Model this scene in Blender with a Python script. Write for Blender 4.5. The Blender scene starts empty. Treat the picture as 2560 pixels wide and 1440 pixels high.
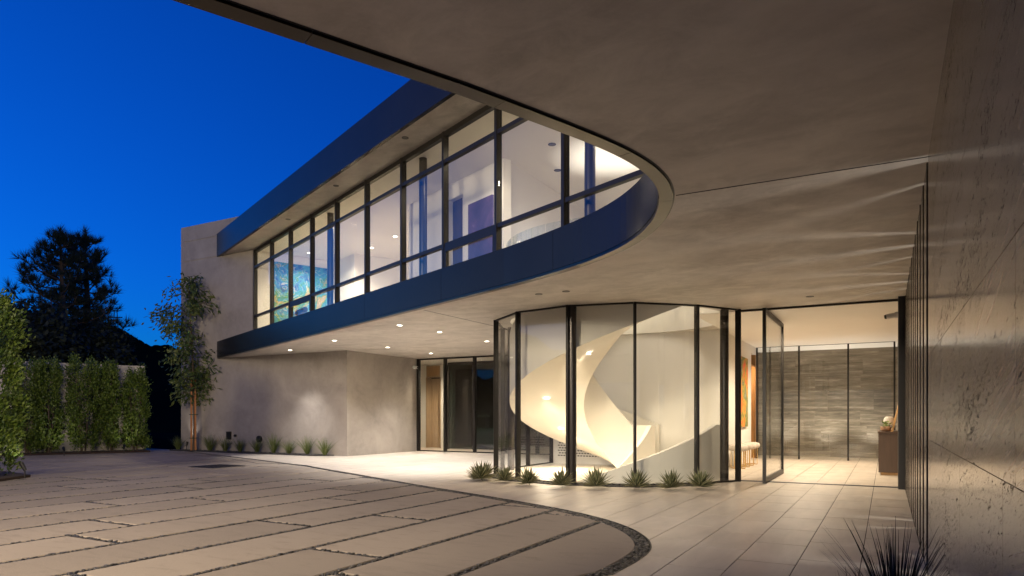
import bpy, bmesh, math, random
from mathutils import Vector, Matrix
random.seed(7)
sc = bpy.context.scene
COL = sc.collection
R = math.radians

# ------------------------------------------------------------------ camera
H = 1.2                       # camera height above the paving
F = 1707.0                    # focal length in photo pixels (24 mm on 36 mm)
HOR = 1040.0                  # horizon row of the photograph (rising-front lens)
cam = bpy.data.cameras.new('camera')
cam.sensor_width = 36.0; cam.lens = 24.0; cam.shift_y = 0.125
cam.clip_start = 0.05; cam.clip_end = 3000
camo = bpy.data.objects.new('camera', cam); COL.objects.link(camo)
camo.location = (0, 0, H); camo.rotation_euler = (R(90), 0, 0)
sc.camera = camo

# ------------------------------------------------------------------ world, sun, exposure
SUN_EL, SUN_ROT = 5.0, 290.0
w = bpy.data.worlds.new('World'); sc.world = w; w.use_nodes = True
nt = w.node_tree; nt.nodes.clear()
sky = nt.nodes.new('ShaderNodeTexSky'); sky.sky_type = 'NISHITA'; sky.sun_disc = False
sky.sun_elevation = R(SUN_EL); sky.sun_rotation = R(SUN_ROT)
sky.air_density = 1.0; sky.dust_density = 0.5; sky.ozone_density = 3.0
mul = nt.nodes.new('ShaderNodeMix'); mul.data_type = 'RGBA'; mul.blend_type = 'MULTIPLY'
mul.inputs[0].default_value = 1.0; mul.inputs[7].default_value = (0.006, 0.265, 1.05, 1)
bg = nt.nodes.new('ShaderNodeBackground'); bg.inputs[1].default_value = 0.11
wo = nt.nodes.new('ShaderNodeOutputWorld')
nt.links.new(sky.outputs[0], mul.inputs[6]); nt.links.new(mul.outputs[2], bg.inputs[0]); nt.links.new(bg.outputs[0], wo.inputs[0])
sl = bpy.data.lights.new('sun', 'SUN'); sl.energy = 0.01; sl.angle = R(10); sl.color = (1, .9, .8)
so = bpy.data.objects.new('sun', sl); COL.objects.link(so); so.rotation_euler = (-Vector((math.sin(R(-70))*math.cos(R(5)), math.cos(R(-70))*math.cos(R(5)), math.sin(R(5))))).to_track_quat('-Z', 'Y').to_euler()
vs = sc.view_settings
vs.view_transform = 'Standard'; vs.look = 'None'; vs.exposure = 0.93; vs.gamma = 1.0; vs.use_curve_mapping = False
sc.cycles.use_denoising = True
sc.cycles.max_bounces = 10; sc.cycles.transparent_max_bounces = 24
sc.cycles.diffuse_bounces = 5; sc.cycles.glossy_bounces = 5
sc.cycles.sample_clamp_indirect = 6.0
sc.cycles.caustics_reflective = False; sc.cycles.caustics_refractive = False
WARM = (1.0, .82, .59); FILL = (1.0, .82, .58); ROOM = (1.0, .84, .61); SOFT = (1.0, .92, .81); COOL = (1.0, .95, .90)

# ------------------------------------------------------------------ plan helpers
TH = R(28.7)
AX = (math.cos(TH), -math.sin(TH)); BX = (math.sin(TH), math.cos(TH))
def UV(u, v): return (u*AX[0]+v*BX[0], u*AX[1]+v*BX[1])
def toUV(p): return (p[0]*AX[0]+p[1]*AX[1], p[0]*BX[0]+p[1]*BX[1])
def at(px, py, z):
    """plan point seen at photo pixel (px,py) that lies at height z"""
    Y = (z-H)*F/(HOR-py); return ((px-1280)/F*Y, Y)
def ang(a): return math.atan2(a[1], a[0])
CEIL, FLOOR2, ROOFB, ROOFT, WALLT = 3.16, 3.70, 6.62, 7.36, 7.82

def hull(pts):
    pts = sorted(set(pts))
    def half(ps):
        o = []
        for p in ps:
            while len(o) >= 2 and (o[-1][0]-o[-2][0])*(p[1]-o[-2][1])-(o[-1][1]-o[-2][1])*(p[0]-o[-2][0]) <= 1e-9: o.pop()
            o.append(p)
        return o
    l = half(pts); u = half(pts[::-1]); return l[:-1]+u[:-1]      # counter-clockwise
def clip(poly, a, b, keep_left=True):
    """clip convex polygon by the line a->b"""
    def d(p):
        s = (b[0]-a[0])*(p[1]-a[1])-(b[1]-a[1])*(p[0]-a[0]); return s if keep_left else -s
    out = []
    for i, p in enumerate(poly):
        q = poly[(i+1) % len(poly)]; dp, dq = d(p), d(q)
        if dp >= 0: out.append(p)
        if (dp > 0 and dq < 0) or (dp < 0 and dq > 0):
            t = dp/(dp-dq); out.append((p[0]+(q[0]-p[0])*t, p[1]+(q[1]-p[1])*t))
    return out
def area(poly):
    return abs(sum(poly[i][0]*poly[(i+1) % len(poly)][1]-poly[(i+1) % len(poly)][0]*poly[i][1] for i in range(len(poly))))/2 if len(poly) > 2 else 0
def inter(poly, conv):
    for i in range(len(conv)):
        poly = clip(poly, conv[i], conv[(i+1) % len(conv)])
        if len(poly) < 3: return []
    return poly if area(poly) > 1e-5 else []
def diff(poly, conv):
    out = []
    for i in range(len(conv)):
        a, b = conv[i], conv[(i+1) % len(conv)]
        o = clip(poly, a, b, False)
        if area(o) > 1e-5: out.append(o)
        poly = clip(poly, a, b)
        if len(poly) < 3 or area(poly) < 1e-7: break
    return out
def inset(poly, d):
    """inward offset of a convex counter-clockwise polygon"""
    r = [p for p in poly]; n = len(poly)
    for i in range(n):
        a, b = poly[i], poly[(i+1) % n]
        L = math.hypot(b[0]-a[0], b[1]-a[1])
        if L < 1e-6: continue
        nx, ny = -(b[1]-a[1])/L*d, (b[0]-a[0])/L*d
        r = clip(r, (a[0]+nx, a[1]+ny), (b[0]+nx, b[1]+ny))
        if len(r) < 3: return []
    return r
def ccw(poly):
    s = sum(poly[i][0]*poly[(i+1) % len(poly)][1]-poly[(i+1) % len(poly)][0]*poly[i][1] for i in range(len(poly)))
    return poly if s > 0 else poly[::-1]

# ------------------------------------------------------------------ mesh builder
class MB:
    def __init__(s): s.v = []; s.f = []; s.m = []
    def add(s, vs, fs, mi=0):
        o = len(s.v); s.v += [tuple(x) for x in vs]
        for f in fs: s.f.append(tuple(o+i for i in f)); s.m.append(mi)
    def prism(s, poly, z0, z1, ch=0.0, mi=0, bottom=True):
        poly = ccw(poly); n = len(poly)
        if n < 3: return
        vs = [(p[0], p[1], z0) for p in poly]; fs = []
        top = inset(poly, ch) if ch else None
        if ch and top and len(top) == n:
            vs += [(p[0], p[1], z1-ch) for p in poly]
            # match the rotation of the inset ring with the outer ring
            k = min(range(n), key=lambda k: sum((top[(i+k) % n][0]-poly[i][0])**2+(top[(i+k) % n][1]-poly[i][1])**2 for i in range(n)))
            vs += [(top[(i+k) % n][0], top[(i+k) % n][1], z1) for i in range(n)]
            for i in range(n):
                j = (i+1) % n
                fs += [(i, j, n+j, n+i), (n+i, n+j, 2*n+j, 2*n+i)]
            fs.append(tuple(range(2*n, 3*n)))
        else:
            vs += [(p[0], p[1], z1) for p in poly]
            for i in range(n):
                j = (i+1) % n; fs.append((i, j, n+j, n+i))
            fs.append(tuple(range(n, 2*n)))
        if bottom: fs.append(tuple(range(n-1, -1, -1)))
        s.add(vs, fs, mi)
    def wall(s, p, q, t, z0, z1, side=0.0, ch=0, mi=0):
        """box standing on plan segment p-q, thickness t; side shifts it to the left (+) or right (-)"""
        L = math.hypot(q[0]-p[0], q[1]-p[1]); nx, ny = -(q[1]-p[1])/L, (q[0]-p[0])/L
        a, b = side*t/2+t/2, side*t/2-t/2
        s.prism([(p[0]+nx*b, p[1]+ny*b), (q[0]+nx*b, q[1]+ny*b), (q[0]+nx*a, q[1]+ny*a), (p[0]+nx*a, p[1]+ny*a)], z0, z1, ch, mi)
    def cyl(s, c, r, z0, z1, n=20, r1=None, mi=0):
        r1 = r if r1 is None else r1
        vs = [(c[0]+r*math.cos(2*math.pi*i/n), c[1]+r*math.sin(2*math.pi*i/n), z0) for i in range(n)]
        vs += [(c[0]+r1*math.cos(2*math.pi*i/n), c[1]+r1*math.sin(2*math.pi*i/n), z1) for i in range(n)]
        fs = [(i, (i+1) % n, n+(i+1) % n, n+i) for i in range(n)]+[tuple(range(n, 2*n)), tuple(range(n-1, -1, -1))]
        s.add(vs, fs, mi)
    def tube(s, pts, rads, n=8, mi=0, cap=True):
        pts = [Vector(p) for p in pts]; vs = []; fs = []
        for i, p in enumerate(pts):
            t = (pts[min(i+1, len(pts)-1)]-pts[max(i-1, 0)]).normalized()
            x = t.cross(Vector((0, 0, 1)));  x = x.normalized() if x.length > 1e-3 else Vector((1, 0, 0))
            y = t.cross(x).normalized(); r = rads[i] if isinstance(rads, (list, tuple)) else rads
            vs += [p+x*r*math.cos(2*math.pi*k/n)+y*r*math.sin(2*math.pi*k/n) for k in range(n)]
        for i in range(len(pts)-1):
            for k in range(n): fs.append((i*n+k, i*n+(k+1) % n, (i+1)*n+(k+1) % n, (i+1)*n+k))
        if cap: fs += [tuple(range(n)), tuple(range((len(pts)-1)*n, len(pts)*n))]
        s.add(vs, fs, mi)
    def lathe(s, c, prof, n=20, mi=0):
        vs = []; fs = []
        for r, z in prof: vs += [(c[0]+r*math.cos(2*math.pi*k/n), c[1]+r*math.sin(2*math.pi*k/n), c[2]+z) for k in range(n)]
        for i in range(len(prof)-1):
            for k in range(n): fs.append((i*n+k, i*n+(k+1) % n, (i+1)*n+(k+1) % n, (i+1)*n+k))
        s.add(vs, fs, mi)
    def build(s, name, mats, parent=None, smooth=False, fix=False, origin=None):
        me = bpy.data.meshes.new(name)
        o3 = Vector(origin) if origin else None
        me.from_pydata([tuple(Vector(v)-o3) for v in s.v] if o3 else s.v, [], s.f)
        for m in (mats if isinstance(mats, (list, tuple)) else [mats]): me.materials.append(m)
        if any(s.m): me.polygons.foreach_set('material_index', s.m)
        if fix:
            b = bmesh.new(); b.from_mesh(me); bmesh.ops.recalc_face_normals(b, faces=b.faces); b.to_mesh(me); b.free()
        if smooth: me.polygons.foreach_set('use_smooth', [True]*len(me.polygons))
        me.update()
        o = bpy.data.objects.new(name, me); COL.objects.link(o)
        if o3: o.location = o3
        if parent: setp(o, parent)
        return o
def setp(o, p):
    o.parent = p
    m = Matrix.Translation(p.location) if p.parent is None else Matrix.Translation(p.location)
    o.matrix_parent_inverse = (m @ Matrix.Rotation(p.rotation_euler.z, 4, 'Z')).inverted() if p.parent is None else Matrix.Identity(4)
def tag(o, label=None, cat=None, group=None, kind=None):
    if label: o['label'] = label
    if cat: o['category'] = cat
    if group: o['group'] = group
    if kind: o['kind'] = kind
    return o
def thing(name, label, cat, loc=(0, 0, 0), group=None):
    o = bpy.data.objects.new(name, None); COL.objects.link(o); o.location = loc; o.empty_display_size = .2
    return tag(o, label, cat, group)
def struct(o): o['kind'] = 'structure'; return o

# ------------------------------------------------------------------ materials
class N:
    def __init__(s, name):
        s.m = bpy.data.materials.new(name); s.m.use_nodes = True; s.t = s.m.node_tree; s.t.nodes.clear()
        s.out = s.n('ShaderNodeOutputMaterial')
    def n(s, t, **k):
        x = s.t.nodes.new(t)
        for a, b in k.items(): setattr(x, a, b)
        return x
    def l(s, a, b): s.t.links.new(a, b)
    def pos(s, scale=(1, 1, 1), rot=(0, 0, 0), obj=False):
        g = s.n('ShaderNodeTexCoord').outputs['Object'] if obj else s.n('ShaderNodeNewGeometry').outputs['Position']
        mp = s.n('ShaderNodeMapping'); mp.inputs['Scale'].default_value = scale; mp.inputs['Rotation'].default_value = rot
        if any(rot):      # rotate first, then scale
            m2 = s.n('ShaderNodeMapping'); m2.inputs['Rotation'].default_value = rot; mp.inputs['Rotation'].default_value = (0, 0, 0)
            s.l(g, m2.inputs[0]); s.l(m2.outputs[0], mp.inputs[0])
        else: s.l(g, mp.inputs[0])
        return mp.outputs[0]
    def noise(s, vec, scale, detail=4, rough=.55, dist=0):
        x = s.n('ShaderNodeTexNoise'); x.inputs['Scale'].default_value = scale; x.inputs['Detail'].default_value = detail
        x.inputs['Roughness'].default_value = rough; x.inputs['Distortion'].default_value = dist
        s.l(vec, x.inputs['Vector']); return x.outputs['Fac']
    def ramp(s, fac, stops, interp='LINEAR'):
        x = s.n('ShaderNodeValToRGB'); x.color_ramp.interpolation = interp
        e = x.color_ramp.elements
        while len(e) > 1: e.remove(e[0])
        e[0].position = stops[0][0]; e[0].color = (*c3(stops[0][1]), 1)
        for p, c in stops[1:]: k = e.new(p); k.color = (*c3(c), 1)
        s.l(fac, x.inputs[0]); return x.outputs[0]
    def mix(s, fac, a, b, mode='MIX'):
        x = s.n('ShaderNodeMix'); x.data_type = 'RGBA'; x.blend_type = mode
        for k, i in ((fac, 0), (a, 6), (b, 7)):
            if isinstance(k, (int, float)): x.inputs[i].default_value = k if i == 0 else (k, k, k, 1)
            elif isinstance(k, tuple): x.inputs[i].default_value = (*k[:3], 1)
            else: s.l(k, x.inputs[i])
        return x.outputs[2]
    def math(s, op, a, b=0.0):
        x = s.n('ShaderNodeMath', operation=op)
        for k, i in ((a, 0), (b, 1)):
            if isinstance(k, (int, float)): x.inputs[i].default_value = k
            else: s.l(k, x.inputs[i])
        return x.outputs[0]
    def bsdf(s, col, rough=.6, metal=0.0, spec=.5, bump=None, bstr=.2, bdist=.01, trans=0, coat=0):
        p = s.n('ShaderNodeBsdfPrincipled')
        for k, i in ((col, 'Base Color'), (rough, 'Roughness'), (metal, 'Metallic'), (spec, 'Specular IOR Level'), (coat, 'Coat Weight')):
            if isinstance(k, tuple): p.inputs[i].default_value = (*k[:3], 1)
            elif isinstance(k, (int, float)): p.inputs[i].default_value = k
            else: s.l(k, p.inputs[i])
        if bump is not None:
            b = s.n('ShaderNodeBump'); b.inputs['Strength'].default_value = bstr; b.inputs['Distance'].default_value = bdist
            s.l(bump, b.inputs['Height']); s.l(b.outputs[0], p.inputs['Normal'])
        s.l(p.outputs[0], s.out.inputs[0]); s.p = p; return s.m
def c3(c): return (c, c, c) if isinstance(c, (int, float)) else c
def scale3(c, k): return tuple(x*k for x in c)

def plaster(name, c, amp=.18, rough=.7, stretch=(1, 1, 1), spec=.3):
    n = N(name); p = n.pos(stretch)
    a = n.noise(p, .9, 6, .6, .6); b = n.noise(p, 4.5, 5, .65, 1.2); d = n.noise(n.pos(), 60, 3)
    col = n.mix(a, scale3(c, 1-amp*1.6), scale3(c, 1+amp*1.4))
    col = n.mix(n.math('MULTIPLY', n.math('SUBTRACT', b, .35), .9), col, scale3(c, 1+amp), 'MIX')
    bm = n.math('ADD', n.math('MULTIPLY', b, .8), n.math('MULTIPLY', d, .2))
    return n.bsdf(col, n.math('ADD', rough-.12, n.math('MULTIPLY', b, .24)), spec=spec, bump=bm, bstr=.25, bdist=.01)
def plain(name, c, rough=.6, metal=0, spec=.5, var=.08, scale=3, coat=0):
    n = N(name); a = n.noise(n.pos(), scale, 4)
    return n.bsdf(n.mix(a, scale3(c, 1-var), scale3(c, 1+var)), rough, metal, spec, bump=n.noise(n.pos(), 80, 2), bstr=.03, bdist=.002, coat=coat)
def emit(name, c, s):
    n = N(name); e = n.n('ShaderNodeEmission'); e.inputs[0].default_value = (*c, 1); e.inputs[1].default_value = s
    n.l(e.outputs[0], n.out.inputs[0]); return n.m
def glass(name, tint=(.985, .992, .985), rough=0.0, refl=1.0):
    n = N(name); g = n.n('ShaderNodeNewGeometry')
    ior = n.n('ShaderNodeMix'); ior.data_type = 'FLOAT'; ior.inputs[2].default_value = 1.5; ior.inputs[3].default_value = 1/1.5
    n.l(g.outputs['Backfacing'], ior.inputs[0])
    fr = n.n('ShaderNodeFresnel'); n.l(ior.outputs[0], fr.inputs[0])
    tr = n.n('ShaderNodeBsdfTransparent'); tr.inputs[0].default_value = (*tint, 1)
    gl = n.n('ShaderNodeBsdfGlossy'); gl.inputs['Roughness'].default_value = rough
    mx = n.n('ShaderNodeMixShader'); n.l(n.math('MULTIPLY', fr.outputs[0], refl), mx.inputs[0]); n.l(tr.outputs[0], mx.inputs[1]); n.l(gl.outputs[0], mx.inputs[2])
    n.l(mx.outputs[0], n.out.inputs[0]); return n.m
def leafmat(name, c, c2, trans=.25, rough=.5):
    n = N(name); oi = n.n('ShaderNodeNewGeometry').outputs['Random Per Island']
    col = n.mix(oi, c, c2)
    d = n.n('ShaderNodeBsdfPrincipled'); n.l(col, d.inputs['Base Color']); d.inputs['Roughness'].default_value = rough
    t = n.n('ShaderNodeBsdfTranslucent'); n.l(col, t.inputs[0])
    mx = n.n('ShaderNodeMixShader'); mx.inputs[0].default_value = trans
    n.l(d.outputs[0], mx.inputs[1]); n.l(t.outputs[0], mx.inputs[2]); n.l(mx.outputs[0], n.out.inputs[0]); return n.m
def wood(name, c, rough=.45):
    n = N(name); p = n.pos((9, 9, .7)); a = n.noise(p, 3, 6, .6, .5)
    return n.bsdf(n.ramp(a, [(.3, scale3(c, .75)), (.6, c), (.8, scale3(c, 1.12))]), rough, bump=a, bstr=.05, bdist=.003)

def m_soffit():
    n = N('soffit_plaster'); p = n.pos((1.0, 1.35, 1), (0, 0, R(35)))
    a = n.noise(p, .5, 7, .64, .25); b = n.noise(p, 2.1, 8, .72, .5); d = n.noise(n.pos(), 45, 3)
    c = (.51, .472, .425)
    col = n.mix(n.ramp(a, [(.25, 0.0), (.75, 1.0)]), scale3(c, .66), scale3(c, 1.28)); col = n.mix(n.ramp(b, [(.40, 0.0), (.66, .75)]), col, scale3(c, 1.28))
    bm = n.math('ADD', b, n.math('MULTIPLY', d, .12))
    return n.bsdf(col, n.ramp(b, [(.3, .62), (.7, .42)]), spec=.35, bump=bm, bstr=.12, bdist=.010)
def m_travwall():
    n = N('polished_travertine'); P = n.n('ShaderNodeNewGeometry').outputs['Position']
    def dot(v):
        d = n.n('ShaderNodeVectorMath', operation='DOT_PRODUCT'); n.l(P, d.inputs[0]); d.inputs[1].default_value = v; return d.outputs['Value']
    oi = n.math('MULTIPLY', n.n('ShaderNodeObjectInfo').outputs['Random'], 23.0)
    t = dot((.4802, .8771, 0)); bed = n.math('ADD', dot((.4802*.25, .8771*.25, 1)), oi)     # bedding rises gently along the wall
    def vec(a, b):
        c = n.n('ShaderNodeCombineXYZ'); n.l(n.math('MULTIPLY', t, a), c.inputs[0]); n.l(n.math('MULTIPLY', bed, b), c.inputs[1]); return c.outputs[0]
    band = n.noise(vec(.5, 4), 1, 6, .62, .3); fine = n.noise(vec(3, 40), 1, 5, .7, .2)
    pit = n.noise(vec(24, 66), 1, 6, .85, .0); pit2 = n.noise(vec(9, 30), 1, 6, .85, .0); dens = n.noise(vec(.8, 5), 1, 3, .5)
    c = (.34, .275, .215)
    col = n.ramp(band, [(.32, scale3(c, .6)), (.5, c), (.68, scale3(c, 1.35))])
    col = n.mix(n.ramp(fine, [(.4, 0.0), (.62, 1.0)]), col, scale3(c, .45))
    dd = n.math('MULTIPLY', n.math('SUBTRACT', dens, .5), .24)
    pm = n.ramp(n.math('ADD', n.math('SUBTRACT', pit, .576), dd), [(.0, 0.0), (.03, 1.0)])
    pm2 = n.ramp(n.math('ADD', n.math('SUBTRACT', pit2, .598), dd), [(.0, 0.0), (.02, 1.0)])
    pm = n.math('MAXIMUM', pm, pm2)
    col = n.mix(pm, col, (.035, .026, .02))
    ro = n.mix(pm, .17, .7)
    return n.bsdf(col, ro, spec=n.math('MULTIPLY', n.math('SUBTRACT', 1.0, pm), .45))
def m_tile():
    n = N('travertine_floor'); p = n.pos((2.6, .5, 1), (0, 0, R(28.7)))
    oi = n.n('ShaderNodeObjectInfo').outputs['Random']
    a = n.noise(p, 1.6, 6, .62, .5); b = n.noise(n.pos(), 1.1, 4, .6, .6); pit = n.noise(n.pos((3, 1, 1), (0, 0, R(28.7))), 16, 3, .6)
    c = (.55, .485, .41)
    col = n.ramp(a, [(.28, scale3(c, .8)), (.5, c), (.72, scale3(c, 1.15))])
    col = n.mix(n.math('MULTIPLY', oi, .35), col, scale3(c, .86))
    col = n.mix(n.ramp(b, [(.55, 0.0), (.75, .35)]), col, scale3(c, .72))
    pm = n.ramp(pit, [(.70, 0.0), (.73, .7)]); col = n.mix(pm, col, (.14, .105, .08))
    ro = n.math('ADD', .24, n.math('MULTIPLY', b, .24))
    return n.bsdf(col, ro, spec=.45, bump=n.math('ADD', n.math('MULTIPLY', a, .3), n.math('MULTIPLY', pm, -.4)), bstr=.06, bdist=.004)
def m_paver():
    n = N('paver_concrete'); oi = n.n('ShaderNodeObjectInfo').outputs['Random']
    a = n.noise(n.pos(), .9, 5, .6, .5); s = n.noise(n.pos(), 130, 2, .6); b = n.noise(n.pos((1, 3, 1), (0, 0, R(28.7))), 2.2, 5, .65, .8)
    sp = n.noise(n.pos(), 22, 4, .7)
    c = (.335, .285, .23)
    col = n.mix(a, scale3(c, .86), scale3(c, 1.12)); col = n.mix(oi, col, scale3(c, .74))
    col = n.mix(n.ramp(b, [(.52, 0.0), (.76, .6)]), col, scale3(c, .52))
    col = n.mix(n.ramp(s, [(.56, 0.0), (.7, .35)]), col, scale3(c, 1.6)); col = n.mix(n.ramp(sp, [(.68, 0.0), (.76, .35)]), col, scale3(c, .55))
    return n.bsdf(col, .78, spec=.3, bump=n.math('ADD', s, n.math('MULTIPLY', sp, .8)), bstr=.25, bdist=.003)
def m_backstone():
    n = N('striped_travertine'); p0 = n.pos((1, 1, 1), (0, 0, R(28.7)))
    oi = n.n('ShaderNodeObjectInfo').outputs['Random']
    cb = n.n('ShaderNodeCombineXYZ'); n.l(n.math('MULTIPLY', oi, 19.0), cb.inputs[0])
    sh = n.n('ShaderNodeVectorMath', operation='ADD'); n.l(p0, sh.inputs[0]); n.l(cb.outputs[0], sh.inputs[1])
    st = n.n('ShaderNodeMapping'); st.inputs['Scale'].default_value = (.8, .8, 9); n.l(sh.outputs[0], st.inputs[0])
    a = n.noise(st.outputs[0], 1.2, 9, .74, .3); f = n.noise(st.outputs[0], 7, 4, .7, .3)
    c = (.30, .265, .22)
    col = n.ramp(a, [(.32, (.05, .041, .026)), (.45, (.14, .116, .085)), (.54, (.22, .19, .145)), (.68, (.46, .41, .34))])
    col = n.mix(n.math('MULTIPLY', f, .5), col, (.16, .135, .10)); col = n.mix(n.math('MULTIPLY', oi, .25), col, (.15, .13, .10))
    return n.bsdf(col, .5, bump=a, bstr=.1, bdist=.006)
def m_art(name, stops, scale, seed, dist=2.0, lines=None):
    n = N(name); p = n.pos((1, 1, 1), obj=True)
    mp = n.n('ShaderNodeMapping'); mp.inputs['Location'].default_value = (seed, seed*.7, seed*.3); n.l(p, mp.inputs[0])
    a = n.noise(mp.outputs[0], scale, 5, .6, dist); b = n.noise(mp.outputs[0], scale*2.6, 4, .6, dist*.6)
    col = n.ramp(n.math('ADD', n.math('MULTIPLY', a, .75), n.math('MULTIPLY', b, .25)), stops)
    if lines: col = n.mix(n.ramp(n.noise(mp.outputs[0], scale*1.7, 2, .4, 3.0), [(.485, 0.0), (.5, .8), (.515, 0.0)]), col, lines)
    return n.bsdf(col, .55)

M = dict(
    soffit=m_soffit(), wall=plaster('concrete_plaster', (.335, .30, .265), .34, .75), white=plain('white_paint', (.78, .755, .71), .6, var=.03),
    stair=plain('stair_plaster', (.80, .765, .69), .55, var=.03), trav=m_travwall(), tile=m_tile(), paver=m_paver(), back=m_backstone(),
    frame=plain('bronze_frame', (.013, .011, .0095), .42, .0, .35, .2), fascia=plain('dark_metal_fascia', (.010, .011, .014), .27, .0, .14, .25, 1.5),
    trim=plain('soffit_trim_metal', (.06, .053, .045), .3, 1.0, .5, .15, 2), black=plain('black_metal', (.012, .012, .013), .45),
    column=plain('bronze_column', (.035, .030, .027), .3, .4), glass=glass('clear_glass'), gglass=glass('green_glass', (.93, .96, .945)),
    dglass=glass('smoked_glass', (.30, .36, .34)), lamp=emit('lit_lens', (1, .9, .74), 9), lampcool=emit('lit_lens_small', (1, .92, .8), 9),
    lens=plain('unlit_lens', (.10, .095, .085), .3), grout=plain('dark_grout', (.05, .043, .036), .9), gravel=plain('dark_gravel', (.035, .034, .034), .85, var=.5, scale=40),
    oak=wood('pale_oak', (.46, .33, .20)), walnut=wood('dark_walnut', (.075, .045, .03)), honey=wood('honey_wood', (.52, .30, .12)),
    cream=plain('cream_floor', (.62, .56, .47), .28, var=.05), soil=plain('mulch', (.035, .020, .013), .95, var=.5, scale=25),
    ground=plain('dark_earth', (.012, .011, .009), .95, 0, 0, .3), hill=plain('dark_hillside', (.008, .010, .006), .95, 0, 0, .5, .15),
    gwall=plaster('garden_wall_plaster', (.52, .48, .42), .1), steel=plain('steel_edging', (.05, .052, .058), .45, .8),
)
def m_pebble():
    n = N('river_pebble'); r = n.n('ShaderNodeNewGeometry').outputs['Random Per Island']
    return n.bsdf(n.ramp(r, [(0, (.02, .02, .022)), (.6, (.055, .052, .05)), (.88, (.075, .07, .066)), (1, (.12, .11, .10))]), .42, spec=.5)
M['pebble'] = m_pebble()
M['hedge'] = leafmat('hedge_leaf', (.035, .08, .010), (.15, .21, .03))
M['tree'] = leafmat('tree_leaf', (.035, .075, .018), (.12, .145, .035))
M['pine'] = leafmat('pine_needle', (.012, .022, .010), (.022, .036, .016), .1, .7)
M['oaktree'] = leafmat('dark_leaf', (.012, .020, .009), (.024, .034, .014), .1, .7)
M['grass'] = leafmat('grass_blade', (.06, .10, .02), (.20, .22, .08))
M['dgrass'] = leafmat('dark_grass_blade', (.005, .007, .004), (.014, .015, .009), .1)
M['agave'] = plain('agave_leaf', (.045, .06, .022), .5, var=.3, scale=8)
M['agave_edge'] = plain('agave_margin', (.36, .34, .19), .5)
M['bark'] = plain('bark', (.09, .065, .045), .9, var=.35, scale=20)
M['stake'] = wood('lodgepole_stake', (.42, .17, .055), .6)
M['tie'] = plain('tree_tie', (.02, .06, .03), .6)
M['shade'] = plain('lamp_shade', (.42, .39, .35), .8)
M['pot'] = plain('terracotta_bowl', (.42, .25, .16), .6)
M['fur'] = plain('stool_upholstery', (.48, .42, .36), .95, var=.3, scale=30)
M['brass'] = plain('brass_leg', (.75, .50, .20), .25, 1.0)
M['plastic'] = plain('white_plastic', (.72, .71, .68), .4)

# ------------------------------------------------------------------ lights
def spot(loc, tgt, power, size=90, blend=.6, col=SOFT, rad=.05, name='spot_lamp'):
    l = bpy.data.lights.new(name, 'SPOT'); l.energy = power; l.spot_size = R(size); l.spot_blend = blend; l.color = col; l.shadow_soft_size = rad
    o = bpy.data.objects.new(name, l); COL.objects.link(o); o.location = loc
    o.rotation_euler = (Vector(tgt)-Vector(loc)).to_track_quat('-Z', 'Y').to_euler(); return o
def point(loc, power, col=SOFT, rad=.15, name='point_lamp'):
    l = bpy.data.lights.new(name, 'POINT'); l.energy = power; l.color = col; l.shadow_soft_size = rad
    o = bpy.data.objects.new(name, l); COL.objects.link(o); o.location = loc; return o
def area_l(loc, tgt, power, sx, sy, col=SOFT, rz=None, name='area_lamp'):
    l = bpy.data.lights.new(name, 'AREA'); l.shape = 'RECTANGLE'; l.size = sx; l.size_y = sy; l.energy = power; l.color = col
    o = bpy.data.objects.new(name, l); COL.objects.link(o); o.location = loc
    e = (Vector(tgt)-Vector(loc)).to_track_quat('-Z', 'Y').to_euler()
    o.rotation_euler = e if rz is None else (0, 0, rz); return o

# ================================================================== PLAN OUTLINES
EDGE_PX = [(1139, 225), (1238, 260.6), (1322.5, 292.5), (1408.7, 324.4), (1483.7, 354.4), (1555, 382.5), (1607.5, 416.3), (1633.7, 438.7),
           (1652.5, 468.7), (1656, 491), (1652.5, 517.5), (1637.5, 551), (1607.5, 585), (1562.5, 617), (1476, 654), (1375, 684), (1262, 714)]
edge = [at(x, y, CEIL) for x, y in EDGE_PX]
NEAR_D = (.803, .596)
FAR_END = (lambda a, b: (a[0]+(b[0]-a[0])*(15.50-toUV(a)[1])/(toUV(b)[1]-toUV(a)[1]), a[1]+(b[1]-a[1])*(15.50-toUV(a)[1])/(toUV(b)[1]-toUV(a)[1])))(edge[-1], (-9.69, 22.76))   # meets the plaster wall
# smooth the measured curve (Catmull-Rom) so that the slab edge reads as one sweep
def smooth(pts, n=4):
    out = []
    for i in range(len(pts)-1):
        p0, p1, p2, p3 = pts[max(i-1, 0)], pts[i], pts[i+1], pts[min(i+2, len(pts)-1)]
        for k in range(n):
            t = k/n
            out.append(tuple(.5*(2*p1[j]+(p2[j]-p0[j])*t+(2*p0[j]-5*p1[j]+4*p2[j]-p3[j])*t*t+(3*p1[j]-p0[j]-3*p2[j]+p3[j])*t**3) for j in (0, 1)))
    return out+[pts[-1]]
for _ in range(2):
    edge = [edge[0]]+[tuple((edge[i-1][j]+2*edge[i][j]+edge[i+1][j])/4 for j in (0, 1)) for i in range(1, len(edge)-1)]+[edge[-1]]
edge = smooth(edge, 4)
NEAR_END = (edge[0][0]-NEAR_D[0]*26, edge[0][1]-NEAR_D[1]*26)
W_FAR = UV(-60, 15.50)
EDGE = [NEAR_END]+edge+[FAR_END]                       # slab edge, near end -> far end
COURT = hull(EDGE+[W_FAR, (-70, -14)])   # open courtyard (convex)

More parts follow.
